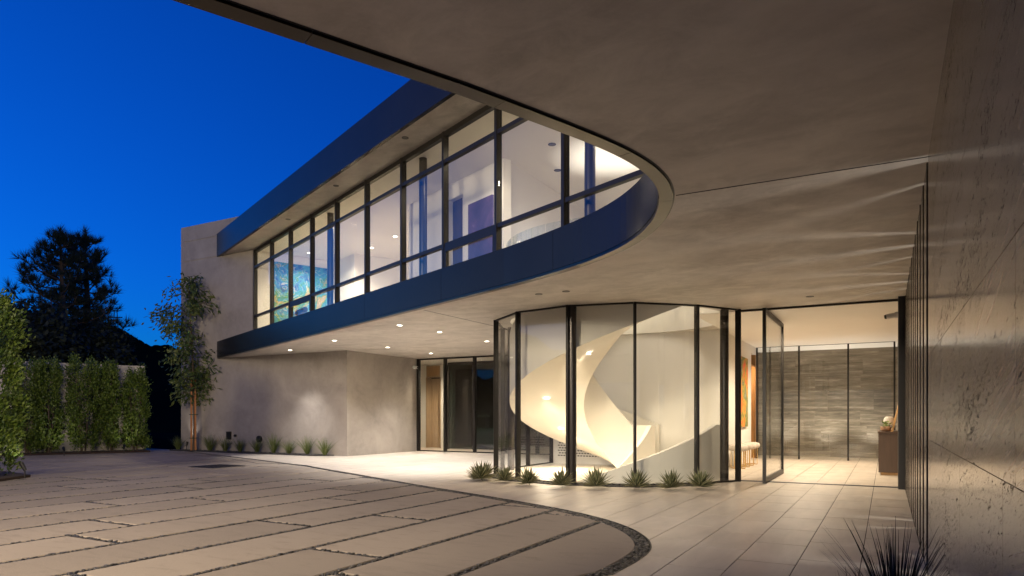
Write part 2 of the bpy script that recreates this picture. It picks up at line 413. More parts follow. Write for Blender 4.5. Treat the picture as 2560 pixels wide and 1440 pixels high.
GR_PX = [(640, 1158), (752, 1162), (806, 1172.5), (930, 1194), (1054, 1214), (1261, 1247), (1398, 1270), (1510, 1295), (1580, 1319), (1621, 1344), (1632, 1365), (1625, 1382), (1592, 1406), (1530, 1437)]
gr = [at(x, y, 0) for x, y in GR_PX]
gr = [gr[0]]+[tuple((gr[i-1][j]+2*gr[i][j]+gr[i+1][j])/4 if 4 < i else gr[i][j] for j in (0, 1)) for i in range(1, len(gr)-1)]+[gr[-1]]
gr = smooth(gr, 4)
DRIVE = hull(gr+[(gr[-1][0]-.80*26, gr[-1][1]-.6*26), (gr[0][0]-.609*8.6, gr[0][1]+.793*8.6), UV(-40, 18.4), (-60, -12)])

C = (2.18, 14.2)                                        # stair centre
def pol(r, deg): return (C[0]+r*math.cos(R(deg)), C[1]+r*math.sin(R(deg)))

# ================================================================== GROUND
mb = MB(); mb.add([(-400, -200, -.12), (400, -200, -.12), (400, 700, -.12), (-400, 700, -.12)], [(0, 1, 2, 3)])
struct(mb.build('ground', M['ground']))

# ---- driveway: pebble bed + pavers
INNER = inset(ccw(DRIVE), .145)
drive = MB(); drive.prism([p for p in ccw(DRIVE)], -.10, -.012); drive = struct(drive.build('driveway', M['gravel']))
J0, PITCH, GAP = -2.854, .874, .075
CROSS_PX = [(706, 1307), (864, 1382), (996, 1293), (855, 1249), (855, 1224), (242, 1348), (280, 1306), (245, 1258), (510, 1248), (155, 1216), (450, 1217), (150, 1193),
            (217, 1179), (270, 1166), (495, 1200), (527, 1185), (420, 1165), (400, 1151), (200, 1152), (695, 1180), (635, 1165), (845, 1434), (175, 1433), (310, 1437)]
cross = {}
for x, y in CROSS_PX:
    u, v = toUV(at(x, y, 0)); k = math.floor((u-J0)/PITCH); cross.setdefault(k, []).append(v)
pavers = []; used = []
for k in range(0, -46, -1):
    kk = k                                              # strip k spans J0+k*P .. J0+(k+1)*P
    u0, u1 = J0+kk*PITCH+GAP/2, J0+(kk+1)*PITCH-GAP/2
    if k == 0: u1 = J0+1.6
    rr = random.Random(100+k); vs = sorted(cross.get(kk, []))
    # merge near-duplicates and fill the unseen lengths with the same kind of running bond
    cut = []
    for v in vs:
        if not cut or v-cut[-1] > 1.2: cut.append(v)
    if not cut: cut = [rr.uniform(4, 12)]
    if k == 0: cut = []
    else:
        while cut[0] > -4: cut.insert(0, cut[0]-rr.uniform(3.4, 4.4))
        i = 0
        while i < len(cut)-1:
            if cut[i+1]-cut[i] > 7.5: cut.insert(i+1, (cut[i]+cut[i+1])/2+rr.uniform(-.4, .4))
            i += 1
        while cut[-1] < 26: cut.append(cut[-1]+rr.uniform(3.4, 4.4))
    used += [(kk, c) for c in cut]
    cut = [-8]+[c for c in cut if c > -6]+[32]
    for a, b in zip(cut[:-1], cut[1:]):
        poly = [UV(u0, a+GAP/2), UV(u1, a+GAP/2), UV(u1, b-GAP/2), UV(u0, b-GAP/2)]
        q = inter(ccw(poly), INNER)
        if q and area(q) > .02: pavers.append(q)
def in_view(poly, z=0, m=.08):
    for p in poly:
        if p[1] > .8 and abs(p[0]/p[1]) < .75+m and (H-z)/p[1] < 400/F+m: return True
    return False
far_mb = MB()
for q in pavers:
    q = ccw(q)
    # drop duplicate corners
    q = [p for i, p in enumerate(q) if math.dist(p, q[i-1]) > 1e-3]
    c = (sum(p[0] for p in q)/len(q), sum(p[1] for p in q)/len(q))
    if in_view(q) and c[1] > 3 and c[0] > -24:
        m = MB(); m.prism(q, -.09, random.uniform(-.003, .003), .008)
        m.build('paver', M['paver'], drive, origin=(c[0], c[1], 0))
    else: far_mb.prism(q, -.09, 0, .008)
tag(far_mb.build('outlying_pavers', M['paver'], drive), kind='stuff')

# steel edging along the border
def ribbon(path, w, z0, z1, name, mat, parent=None):
    m = MB()
    for a, b in zip(path[:-1], path[1:]): m.wall(a, b, w, z0, z1)
    return m.build(name, mat, parent)
dpath = [(gr[-1][0]-.80*10, gr[-1][1]-.6*10)]+gr[::-1]+[(gr[0][0]-.609*5, gr[0][1]+.793*5)]
ribbon(dpath, .012, -.08, .004, 'edging_strip', M['steel'], drive)

# pebbles in the joints and in the border
ico = [(0, 0, 1)]+[(math.cos(k*2.0944), math.sin(k*2.0944), .15) for k in range(3)]
def pebble(m, x, y, z, s, rnd):
    rz = rnd.uniform(0, 6.28); a, b, c = s*rnd.uniform(.8, 1.35), s*rnd.uniform(.6, .95), s*rnd.uniform(.35, .6)
    ca, sa = math.cos(rz), math.sin(rz); vs = []
    for rr_, zz in ((.72, .62), (1, 0), (.7, -.6)):
        for k in range(6):
            t = k*math.pi/3+(.5 if zz else 0); px, py = a*rr_*math.cos(t), b*rr_*math.sin(t)
            vs.append((x+px*ca-py*sa, y+px*sa+py*ca, z+c*zz))
    fs = [(0, 1, 2, 3, 4, 5)]+[(6+k, 6+(k+1) % 6, (k+1) % 6, k) for k in range(6)]+[(12+k, 12+(k+1) % 6, 6+(k+1) % 6, 6+k) for k in range(6)]
    m.add(vs, fs)
rnd = random.Random(3); pm = MB()
def near_ok(x, y): return 4.6 < y < 13.5 and abs(x) < .8*y
for k in range(0, -14, -1):
    uj = J0+k*PITCH
    v = 2.0
    while v < 13:
        d = max(2, 5-int(v/3))
        for _ in range(2 if v < 9 else 1):
            x, y = UV(uj+rnd.uniform(-.03, .03), v+rnd.uniform(-.02, .02))
            if near_ok(x, y) and inter([(x-.01, y-.01), (x+.01, y-.01), (x, y+.01)], INNER): pebble(pm, x, y, -.008+rnd.uniform(-.006, .007), rnd.uniform(.013, .024), rnd)
        v += .024 if v < 9 else .04
for q in pavers:                                        # short joints
    pass
for kk, v in used:
    if UV(J0+kk*PITCH, v)[1] < 14 and UV(J0+kk*PITCH, v)[1] > 3:
        for _ in range(90):
            x, y = UV(J0+kk*PITCH+rnd.uniform(0, PITCH), v+rnd.uniform(-.032, .032))
            if near_ok(x, y) and inter([(x-.01, y-.01), (x+.01, y-.01), (x, y+.01)], INNER): pebble(pm, x, y, -.008+rnd.uniform(-.006, .007), rnd.uniform(.012, .022), rnd)
for a, b in zip(dpath[:-1], dpath[1:]):
    L = math.dist(a, b)
    if a[1] < 2 and b[1] < 2: continue
    nx, ny = -(b[1]-a[1])/L, (b[0]-a[0])/L
    for _ in range(int(L*230)):
        t, o = rnd.random(), rnd.uniform(.012, .138)
        x, y = a[0]+(b[0]-a[0])*t+nx*o, a[1]+(b[1]-a[1])*t+ny*o
        if near_ok(x, y): pebble(pm, x, y, -.008+rnd.uniform(-.006, .007), rnd.uniform(.013, .026), rnd)
tag(pm.build('river_pebbles', M['pebble'], smooth=True), 'dark grey river pebbles filling the joints and border of the driveway', 'pebbles', kind='stuff')

# drain cover let into the far paving
dc = thing('drain_cover', 'flat dark grey metal drain cover in the far paving', 'drain', (*at(542, 1166, 0), 0))
m = MB(); c = at(542, 1166, 0); cu, cv = toUV(c)
m.prism([UV(cu-.45, cv-.45), UV(cu+.45, cv-.45), UV(cu+.45, cv+.45), UV(cu-.45, cv+.45)], .002, .010); m.build('cover_plate', M['steel'], dc)
m = MB()
for k in range(9): m.prism([UV(cu-.38, cv-.40+k*.09), UV(cu+.38, cv-.40+k*.09), UV(cu+.38, cv-.37+k*.09), UV(cu-.38, cv-.37+k*.09)], .010, .014)
m.build('grating_rib', M['black'], dc)

# ---- travertine tile floor (porch, far terrace, hall)
fl = MB()
base = ccw([UV(-21.8, -9), UV(.4, -9), UV(.4, 26), UV(-21.8, 26)])
for q in diff(base, ccw(DRIVE)): fl.prism(q, -.10, -.006)
floor = struct(fl.build('entry_floor', M['grout']))
TW, TL = .457, .914
tiles = []
v_end = 24
iu = 0; u = .279
while u > -21.8:
    off = [0, .46, .2, .66][iu % 4]; v = -8+off
    while v < v_end:
        g = .004; g2 = .006
        q = ccw([UV(u-TW+g, v+g2), UV(u-g, v+g2), UV(u-g, v+TL-g2), UV(u-TW+g, v+TL-g2)])
        ps = diff(q, ccw(DRIVE))
        if ps: tiles.append((UV(u-TW/2, v+TL/2), ps))
        v += TL
    u -= TW; iu += 1
def tsize(c): return -1 if not in_view([c], 0, .0) else 1/c[1]
tiles.sort(key=lambda t: -tsize(t[0]))
rest = MB(); whole = None
for i, (c, ps) in enumerate(tiles):
    if i < 300 and tsize(c) > 0:
        if len(ps) == 1 and area(ps[0]) > .41:
            if whole is None:
                m = MB(); m.prism([(p[0]-c[0], p[1]-c[1]) for p in ps[0]], -.02, 0, 0)
                o = m.build('tile', M['tile']); whole = o.data; o.location = (*c, 0); setp(o, floor)
            else:
                o = bpy.data.objects.new('tile', whole); COL.objects.link(o); o.location = (*c, 0); setp(o, floor)
        else:
            m = MB()
            for q in ps: m.prism(q, -.02, 0)
            m.build('tile', M['tile'], floor, origin=(*c, 0))
    else:
        for q in ps: rest.prism(q, -.02, 0)
tag(rest.build('outlying_tiles', M['tile'], floor), kind='stuff')

# ================================================================== HOUSE
house = thing('house', 'two storey modern house with curved soffit, dark fascia bands and plaster walls', 'house', (2, 18, 0))
HOLE = [pol(2.22, k*360/48) for k in range(48)]
big = ccw([(-40, -14), (24, -14), (24, 44), (-40, 44)])
slab_region = diff(big, ccw(COURT))
slab_region = [clip(q, UV(-21.6, 0), UV(-21.6, 10), False) for q in slab_region]
slab_region = [q for q in slab_region if len(q) > 2 and area(q) > 1e-4]
m = MB(); top = MB()
for q in slab_region:
    for h in diff(ccw(q), ccw(HOLE)):
        h = ccw(h)
        m.add([(p[0], p[1], CEIL) for p in h], [tuple(range(len(h)-1, -1, -1))])
        top.add([(p[0], p[1], FLOOR2) for p in h], [tuple(range(len(h)))])
m.build('soffit', M['soffit'], house); top.build('upper_floor', M['cream'], house)
m = MB()
for i in range(48):
    a, b = HOLE[i], HOLE[(i+1) % 48]; m.add([(*a, CEIL), (*b, CEIL), (*b, FLOOR2), (*a, FLOOR2)], [(0, 1, 2, 3)])
m.build('stairwell_lining', M['stair'], house, smooth=True)
# metal trim round the soffit edge, in panels with open joints, and a shadow groove behind it
def offpath(path, d):
    out = []
    for i, p in enumerate(path):
        a, b = path[max(i-1, 0)], path[min(i+1, len(path)-1)]; L = math.dist(a, b)
        out.append((p[0]+(b[1]-a[1])/L*d, p[1]-(b[0]-a[0])/L*d))     # to the right = into the house
    return out
def resample(path, step):
    out = [path[0]]; acc = 0
    for a, b in zip(path[:-1], path[1:]):
        L = math.dist(a, b); n = max(1, int(L/step)); out += [(a[0]+(b[0]-a[0])*k/n, a[1]+(b[1]-a[1])*k/n) for k in range(1, n+1)]
    return out
FINE = resample(EDGE, .4)
cum = [0]
for a, b in zip(FINE[:-1], FINE[1:]): cum.append(cum[-1]+math.dist(a, b))
def seg(d0, d1):
    """part of the slab edge between two distances along it"""
    def pt(d):
        for i in range(len(cum)-1):
            if cum[i+1] >= d: t = (d-cum[i])/(cum[i+1]-cum[i]); return (FINE[i][0]+(FINE[i+1][0]-FINE[i][0])*t, FINE[i][1]+(FINE[i+1][1]-FINE[i][1])*t)
        return FINE[-1]
    return [pt(d0)]+[FINE[i] for i in range(len(cum)) if d0+.01 < cum[i] < d1-.01]+[pt(d1)]
def band(path, o0, o1, z0, z1, mat, name, parent):
    a = offpath(path, o0); b = offpath(path, o1); n = len(path)
    vs = [(*p, z0) for p in a]+[(*p, z0) for p in b]+[(*p, z1) for p in a]+[(*p, z1) for p in b]; fs = []
    for i in range(n-1):
        fs += [(i, n+i, n+i+1, i+1), (2*n+i, 2*n+i+1, 3*n+i+1, 3*n+i), (i, i+1, 2*n+i+1, 2*n+i), (n+i, 3*n+i, 3*n+i+1, n+i+1)]
    fs += [(0, 2*n, 3*n, n), (n-1, 2*n-1, 4*n-1, 3*n-1)]
    mm = MB(); mm.add(vs, fs); return mm.build(name, mat, parent, fix=True)
total = cum[-1]; d = 8.0; k = 0
while d < total-.1:
    e = min(d+1.22, total); band(seg(d+.002, e-.002), -.012, .105, CEIL-.016, CEIL+.02, M['trim'], 'soffit_trim', house); d = e
band(seg(8, total), .107, .122, CEIL-.003, CEIL+.01, M['black'], 'shadow_groove', house)
d = 8.0
while d < total-.1:
    e = min(d+3.0, total); band(seg(d+.004, e-.004), -.022, .03, CEIL+.022, FLOOR2+.02, M['fascia'], 'fascia_panel', house); d = e
band(seg(8, total), .03, .75, FLOOR2-.02, FLOOR2+.012, M['fascia'], 'ledge_flashing', house)
# control joints in the soffit
def joint(p, q, name='soffit_joint'):
    m = MB(); m.wall(p, q, .012, CEIL-.004, CEIL+.01); m.build(name, M['black'], house)
joint(at(1690, 488, CEIL), at(2322, 391, CEIL)); joint(at(1060, 775, CEIL), at(1236, 815, CEIL))
# ---- roof
roof = MB()
roof_region = [clip(q, UV(-21.6, 0), UV(-21.6, 10), False) for q in diff(big, inset(ccw(COURT), .0) if False else ccw(inset(ccw(COURT), .02)))]
for q in [q for q in roof_region if len(q) > 2 and area(q) > 1e-4]:
    q = ccw(q); n = len(q)
    roof.add([(p[0], p[1], ROOFB) for p in q], [tuple(range(n-1, -1, -1))]); roof.add([(p[0], p[1], ROOFT-.05) for p in q], [tuple(range(n))])
roof = roof.build('roof', M['soffit'], house)
d = 8.0
def subp(o, p): o.parent = p; o.matrix_parent_inverse = Matrix.Identity(4)
while d < total-.1:
    e = min(d+3.6, total); o = band(seg(d+.0015, e-.0015), -.03, .05, ROOFB-.03, ROOFT, M['fascia'], 'roof_fascia', None); subp(o, roof); o.matrix_parent_inverse = Matrix.Translation(-Vector((0, 0, 0))); d = e
for x, y in ((1013, 344), (840, 464), (720, 548)):
    pass

# ---- plaster walls of the far wing
VW = 15.50
m = MB(); m.wall(UV(-21.78, VW), UV(-18.15, VW), .3, -.1, WALLT, 1); m.build('tall_wall', M['wall'], house)
m = MB(); m.wall(UV(-21.78, VW+.3), UV(-21.78, 27), .3, -.1, WALLT, -1); m.build('tall_wall', M['wall'], house)
m = MB(); m.wall(UV(-18.15, VW), UV(-14.10, VW), .3, -.1, CEIL-.002, 1); m.build('plaster_wall', M['wall'], house)
m = MB(); m.wall(UV(-14.10, VW+.3), UV(-14.10, 19.0), .3, -.1, CEIL-.002, 1); m.build('plaster_wall', M['wall'], house)

# ---- far room behind the terrace
VG = 19.0
def rect_part(name, mat, u0, v0, u1, v1, z0, z1, parent=house):
    m = MB(); m.prism(ccw([UV(u0, v0), UV(u1, v0), UV(u1, v1), UV(u0, v1)]), z0, z1); return m.build(name, mat, parent)
for u in (-14.05, -12.95, -11.79, -10.65, -9.5, -8.35): rect_part('post', M['frame'], u-.04, VG-.06, u+.04, VG+.06, 0, CEIL-.004)
rect_part('head_rail', M['frame'], -14.05, VG-.035, -7.4, VG+.035, CEIL-.05, CEIL-.005); rect_part('sill_rail', M['frame'], -14.05, VG-.035, -7.4, VG+.035, .001, .035)
for a, b in ((-14.01, -12.99), (-12.91, -11.83), (-11.75, -10.69), (-10.61, -9.54), (-9.46, -8.39)): rect_part('window_pane', M['glass'], a, VG-.006, b, VG+.006, .036, CEIL-.052)
def on(px, v):
    t = (px-1280)/F; return (t*v*BX[1]-v*BX[0])/(AX[0]-t*AX[1])
VI = 21.2; w0, w1, w2, w3 = on(1046, VI), on(1066, VI), on(1101, VI), on(1114, VI)
rect_part('partition_wall', M['white'], -17.5, VI, w1, VI+.2, 0, CEIL-.02); rect_part('partition_wall', M['white'], w2, VI, w3+.3, VI+.2, 0, CEIL-.02)
rect_part('partition_wall', M['white'], -17.7, 16.1, -17.5, VI, 0, CEIL-.02)
rect_part('skirting', M['white'], -17.4, VI-.02, w1-.02, VI-.003, 0, .22)
rect_part('wood_door', M['oak'], w1, VI+.3, w2, VI+.35, 0, 2.62); rect_part('door_grille', M['oak'], w1, VI-.01, w2, VI+.05, 2.66, CEIL-.06)
m = MB(); dw = (w2-w1-.1)/14
for k in range(14): m.prism([UV(w1+.05+k*dw, VI-.03), UV(w1+.05+(k+.5)*dw, VI-.03), UV(w1+.05+(k+.5)*dw, VI-.012), UV(w1+.05+k*dw, VI-.012)], 2.72, CEIL-.1)
m.build('woven_panel', M['honey'], house)
rect_part('door_jamb', M['oak'], w1-.02, VI-.01, w1+.02, VI+.3, 0, 2.66); rect_part('door_jamb', M['oak'], w2-.02, VI-.01, w2+.02, VI+.3, 0, 2.66)
# inner smoked glass wall
g0_ = on(1118, 20.6)
for u in (g0_, g0_+1.1, g0_+2.2, g0_+3.3): rect_part('post', M['frame'], u-.035, 20.6, u+.035, 20.7, 0, CEIL-.1)
for k in range(3): rect_part('window_pane', M['dglass'], g0_+.04+k*1.1, 20.64, g0_+1.06+k*1.1, 20.66, .02, CEIL-.1)
rect_part('head_rail', M['frame'], g0_, 20.62, g0_+3.3, 20.68, CEIL-.10, CEIL-.02)
rect_part('partition_wall', M['walnut'], -21, 24.0, -6, 24.2, 0, CEIL-.02)
rect_part('white_ceiling', M['white'], -17.6, VG+.05, -7.6, 24, CEIL-.014, CEIL-.006)

# ---- upper glazing of the far wing
G0 = (.451, 10.80); GD = (-.6093, .7929); GN = (.7929, .6093)
def G(s, o=0): return (G0[0]+GD[0]*s+GN[0]*o, G0[1]+GD[1]*s+GN[1]*o)
def s_at(px):
    t = (px-1280)/F; return (G0[0]-t*G0[1])/(t*GD[1]-GD[0])
MUL = [-3.2]+[s_at(x) for x in (1413, 1245, 1113, 1008, 918, 843, 781, 727, 680, 638.5)]
T1, T2 = 4.45, 6.05
def gbar(name, s0, s1, o0, o1, z0, z1, mat, ch=0):
    m = MB(); m.prism(ccw([G(s0, o0), G(s1, o0), G(s1, o1), G(s0, o1)]), z0, z1, ch); return m.build(name, mat, house)
for s in MUL: gbar('mullion', s-.032, s+.032, -.06, .06, FLOOR2+.013, ROOFB-.002, M['frame'])
for i in range(len(MUL)-1):
    a, b = MUL[i]+.035, MUL[i+1]-.035
    for z0, z1 in ((FLOOR2+.013, FLOOR2+.09), (T1-.035, T1+.035), (T2-.035, T2+.035), (ROOFB-.10, ROOFB-.003)):
        gbar('transom', a, b, -.045, .045, z0, z1, M['frame'])
    for z0, z1 in ((FLOOR2+.09, T1-.035), (T1+.035, T2-.035), (T2+.035, ROOFB-.10)):
        gbar('window_pane', a, b, -.006, .006, z0, z1, M['glass'])
    if i in (2, 7):                                     # opening vents in the bottom row
        for z0, z1 in ((T1-.13, T1-.036), (FLOOR2+.091, FLOOR2+.15)): gbar('vent_frame', a, b, -.05, -.008, z0, z1, M['frame'])
        for a2, b2 in ((a, a+.06), (b-.06, b)): gbar('vent_frame', a2, b2, -.05, -.008, FLOOR2+.15, T1-.13, M['frame'])
for px in (797, 1024, 1436):
    s = s_at(px); p = G(s, .32); m = MB(); m.cyl(p, .085, FLOOR2+.002, ROOFB-.002, 20); m.build('column', M['column'], house, smooth=False)
# upper rooms
m = MB(); m.prism(ccw([G(-5.5, .09), G(14.45, .09), G(14.45, 5.9), G(-5.5, 5.9)]), ROOFB-.012, ROOFB-.004); m.build('white_ceiling', M['white'], house)
m = MB(); m.wall(G(14.55, 0), G(14.55, 6.5), .15, FLOOR2, ROOFB-.002, 0); m.build('end_wall', M['white'], house)
E = (-.18, 14.3)
def K(t): return (E[0]+GD[0]*t, E[1]+GD[1]*t)
for a, b, z0 in ((0, 1.55, FLOOR2), (2.18, 3.95, FLOOR2), (1.55, 2.18, 6.25)):
    m = MB(); m.wall(K(a), K(b), .2, z0, ROOFB-.002, -1); m.build('corridor_wall', M['white'], house)
m = MB(); m.wall((E[0]+.02, E[1]+.2), (E[0]+BX[0]*5, E[1]+BX[1]*5), .2, FLOOR2, ROOFB-.002, 0); m.build('corridor_wall', M['white'], house)
m = MB(); m.wall(K(3.95), (K(3.95)[0]+GN[0]*4, K(3.95)[1]+GN[1]*4), .2, FLOOR2, ROOFB-.002, 0); m.build('corridor_wall', M['white'], house)
m = MB(); m.wall((K(1.5)[0]+GN[0]*.16, K(1.5)[1]+GN[1]*.16), (K(2.25)[0]+GN[0]*.16, K(2.25)[1]+GN[1]*.16), .04, FLOOR2, 6.25); m.build('opening_panel', M['walnut'], house)  # dark panel added to fill the opening so it reads unlit
p2 = (-5.24, 22.7); m = MB()
m.wall(p2, (p2[0]+GD[0]*2.2, p2[1]+GD[1]*2.2), .2, FLOOR2, ROOFB-.002, -1); m.wall((p2[0]+GN[0]*.2, p2[1]+GN[1]*.2), (p2[0]+GN[0]*3.6, p2[1]+GN[1]*3.6), .2, FLOOR2, ROOFB-.002, 1); m.build('partition_wall', M['white'], house)
m = MB(); m.wall(G(16, 6.0), G(-8, 6.0), .2, FLOOR2, ROOFB-.002, 1); m.build('back_wall', M['white'], house)
m = MB(); m.wall(pol(5.2, 75), pol(5.2, -30), .2, FLOOR2, ROOFB-.002, 0); m.build('back_wall', M['white'], house)
# near wing upper wall (out of the picture, closes the volume)
nw = offpath([p for p in FINE if p[1] < 8.0], .72)
m = MB()
for a, b in zip(nw[:-1], nw[1:]):
    if math.dist(a, b) > .02: m.wall(a, b, .15, FLOOR2+.02, ROOFB-.002)
m.build('near_wing_wall', M['wall'], house)

# ---- hall behind the front door
VD = 13.13; VB = 20.9; UW = .279
rect_part('partition_wall', M['white'], -3.47, 15.8, -3.27, 19.75, 0, CEIL-.002); rect_part('partition_wall', M['white'], -3.47, 20.55, -3.27, VB, 0, CEIL-.002)
rect_part('partition_wall', M['white'], -3.47, 19.75, -3.27, 20.55, 2.95, CEIL-.002)
rect_part('wood_lining', M['honey'], -4.3, 19.75, -3.27, 19.79, 0, 2.95); rect_part('wood_lining', M['honey'], -4.3, 20.51, -3.27, 20.55, 0, 2.95); rect_part('wood_lining', M['honey'], -4.34, 19.79, -4.3, 20.51, 0, 2.95)
rect_part('wood_lining', M['honey'], -4.3, 19.79, -3.28, 20.51, 2.60, 2.64)
rect_part('partition_wall', M['white'], -7.5, 15.8, -3.47, 15.95, 0, CEIL-.002)
rect_part('white_ceiling', M['white'], -3.25, VD+.05, UW-.01, VB-.5, CEIL-.014, CEIL-.006); rect_part('white_ceiling', M['white'], -4.2, VB-.43, 2.4, 22.03, CEIL-.014, CEIL-.006)
# sliding glass in front of the striped stone
for u in (-3.22, -2.11, -.885, .2): rect_part('post', M['frame'], u-.022, VB-.5, u+.022, VB-.44, 0, CEIL-.004)
for a, b in ((-3.198, -2.132), (-2.088, -.907), (-.863, .178)): rect_part('window_pane', M['glass'], a, VB-.476, b, VB-.464, .01, CEIL-.01)
rect_part('head_rail', M['frame'], -3.2, VB-.49, .2, VB-.45, CEIL-.022, CEIL-.003)
bw = thing('stone_feature_wall', 'striped grey brown travertine wall at the back of the lit entrance hall', 'wall', (*UV(-1.5, 22.0), 0))
rs = random.Random(5); z = 0.0
rect_part('wall_backing', M['grout'], -4.2, 22.04, 2.4, 22.2, 0, CEIL-.003, bw)
while z < CEIL-.02:
    h = rs.choice((.6, .45)); z1 = min(z+h, CEIL-.004); u = -4.2+rs.uniform(-.9, 0)
    while u < 2.4:
        L = rs.choice((1.2, 1.8)); a, b = max(u, -4.2), min(u+L, 2.4)
        if b-a > .05: 
            m = MB(); cu = (a+b)/2; m.prism(ccw([UV(a+.0015, 22.0), UV(b-.0015, 22.0), UV(b-.0015, 22.039), UV(a+.0015, 22.039)]), z+.001, z1-.001); m.build('stone_block', M['back'], bw, origin=(*UV(cu, 22), z))
        u += L
    z = z1

# ---- polished stone screen wall on the right
UW = .279
sw = thing('stone_screen_wall', 'tall polished travertine wall with vertical slots along the right side of the entrance', 'wall', (*UV(UW, 4), 0))
rect_part('wall_core', M['grout'], UW+.035, -6, UW+.22, 5.95, 0, CEIL-.002, sw)
rows = [0, .404, 1.025, 1.646, 2.27, 2.89, CEIL-.003]; VE = 5.99
for r in range(6):
    off = [.2, .21, 0, .62, .1, .55][r]; v = VE-1.24*9+ (0 if False else 0); cuts = []
    start = {0: 2.27, 1: 2.27, 2: 2.06, 3: 2.75, 4: 2.15, 5: 2.7}[r]
    k = start
    while k > -6: k -= 1.24
    cuts = [-6]
    while k < VE:
        if k > -5.9: cuts.append(k)
        k += 1.24
    if VE-cuts[-1] < .15: cuts[-1] = VE
    else: cuts.append(VE)
    for a, b in zip(cuts[:-1], cuts[1:]):
        m = MB(); m.prism(ccw([UV(UW, a+.0016), UV(UW+.033, a+.0016), UV(UW+.033, b-.0016), UV(UW, b-.0016)]), rows[r]+.0016, rows[r+1]-.0016)
        m.build('stone_panel', M['trav'], sw, origin=(*UV(UW, (a+b)/2), rows[r]))
v = VE+.20; k = 0
FINP, FING = .60, .17
while v < VD-.25:
    b = min(v+FINP-FING, VD-.12)
    m = MB(); m.prism(ccw([UV(UW, v), UV(UW+.10, v), UV(UW+.10, b), UV(UW, b)]), 0, CEIL-.003, .002); m.build('stone_fin', M['trav'], sw, origin=(*UV(UW, (v+b)/2), 0))
    m = MB(); m.prism(ccw([UV(UW-.004, v-.03), UV(UW+.12, v-.03), UV(UW+.12, v-.001), UV(UW-.004, v-.001)]), 0, CEIL-.003); m.build('slot_shade', M['frame'], sw)  # dark strip added on each fin so the slot reads as shaded
    v += FINP
rect_part('hall_side_wall', M['trav'], UW, VD+.1, UW+.2, 22, 0, CEIL-.002, house)

# ================================================================== GLASS STAIR DRUM
drum = thing('glass_stair_drum', 'faceted curved glass enclosure of full height panels around the white spiral stair', 'glass wall', (*C, 0))
DV = [at(1845, 773, CEIL), at(1742, 762, CEIL), at(1587, 755, CEIL), at(1420, 763, CEIL), at(1295, 779, CEIL), at(1240, 800, CEIL)]
DV = DV+[UV(-7.47, 13.2)]
p_back = UV(-7.5, 15.8)
def drum_bar(a, b, o, w, z0, z1, name, mat, parent=drum):
    m = MB(); m.wall(a, b, w, z0, z1); return m.build(name, mat, parent)
path = DV+[UV(-7.5, 14.5), p_back]
for i, p in enumerate(path):
    a = path[max(i-1, 0)]; b = path[min(i+1, len(path)-1)]; L = math.dist(a, b); tx, ty = (b[0]-a[0])/L, (b[1]-a[1])/L
    m = MB(); m.prism(ccw([(p[0]-tx*.021-ty*.05, p[1]-ty*.021+tx*.05), (p[0]+tx*.021-ty*.05, p[1]+ty*.021+tx*.05), (p[0]+tx*.021+ty*.05, p[1]+ty*.021-tx*.05), (p[0]-tx*.021+ty*.05, p[1]-ty*.021-tx*.05)]), .001, CEIL-.003)
    m.build('post', M['frame'], drum)
for a, b in zip(path[:-1], path[1:]):
    L = math.dist(a, b); t = .025/L; a2 = (a[0]+(b[0]-a[0])*t, a[1]+(b[1]-a[1])*t); b2 = (b[0]-(b[0]-a[0])*t, b[1]-(b[1]-a[1])*t)
    drum_bar(a2, b2, 0, .012, .03, CEIL-.028, 'glass_panel', M['glass'])
    drum_bar(a2, b2, 0, .05, .001, .029, 'sill_rail', M['frame']); drum_bar(a2, b2, 0, .05, CEIL-.027, CEIL-.002, 'head_rail', M['frame'])
for cc in (pol(2.375, 242), pol(2.37, 317), UV(-7.28, 13.25)):
    m = MB(); m.cyl(cc, .078, .002, CEIL-.003, 24); m.build('column', M['column'], drum, smooth=False)
m = MB(); m.add([(*p, .004) for p in ccw(hull(path+[UV(-3.47, 15.8), UV(-3.3, 13.6)]))], [tuple(range(len(hull(path+[UV(-3.47, 15.8), UV(-3.3, 13.6)]))))])
struct(m.build('stair_floor', M['cream']))
# floor level air grille on the white wall behind
gr_ = thing('wall_grille', 'low perforated black slotted air grille on the white wall behind the stair', 'grille', (*UV(-7.0, 15.79), .1))
m = MB(); m.prism(ccw([UV(-7.35, 15.785), UV(-5.75, 15.785), UV(-5.75, 15.798), UV(-7.35, 15.798)]), .16, .72); m.build('plate', M['white'], gr_)
m = MB()
for r in range(8):
    for c in range(20):
        u0 = -7.31+c*.077+(r % 2)*.03; m.prism(ccw([UV(u0, 15.780), UV(u0+.05, 15.780), UV(u0+.05, 15.7845), UV(u0, 15.7845)]), .19+r*.064, .215+r*.064)
tag(m.build('slots', M['black'], gr_), kind='stuff')

# ================================================================== SPIRAL STAIR
RO, RI = 2.13, .78
st = thing('spiral_staircase', 'sweeping white plaster spiral staircase ribbon inside the curved glass', 'staircase', (*C, 0))
def tread(f): return (f-55)*.0147
def sof(f): return max(tread(f)-.33, .006)
def helix(fa, fb, r0, r1, zb, zt, name, step=1.0, mat=None):
    n = max(2, int((fb-fa)/step)); vs = []; fs = []
    for i in range(n+1):
        f = fa+(fb-fa)*i/n; p, q = pol(r0, f), pol(r1, f); a, b = zb(f), max(zt(f), zb(f)+.002)
        vs += [(*p, a), (*q, a), (*q, b), (*p, b)]
    for i in range(n):
        o = i*4
        for k in range(4): fs.append((o+k, o+(k+1) % 4, o+4+(k+1) % 4, o+4+k))
    fs += [(0, 1, 2, 3), (n*4+3, n*4+2, n*4+1, n*4)]
    m = MB(); m.add(vs, fs); o = m.build(name, mat or M['stair'], st, fix=True)
    return o
FE = 307
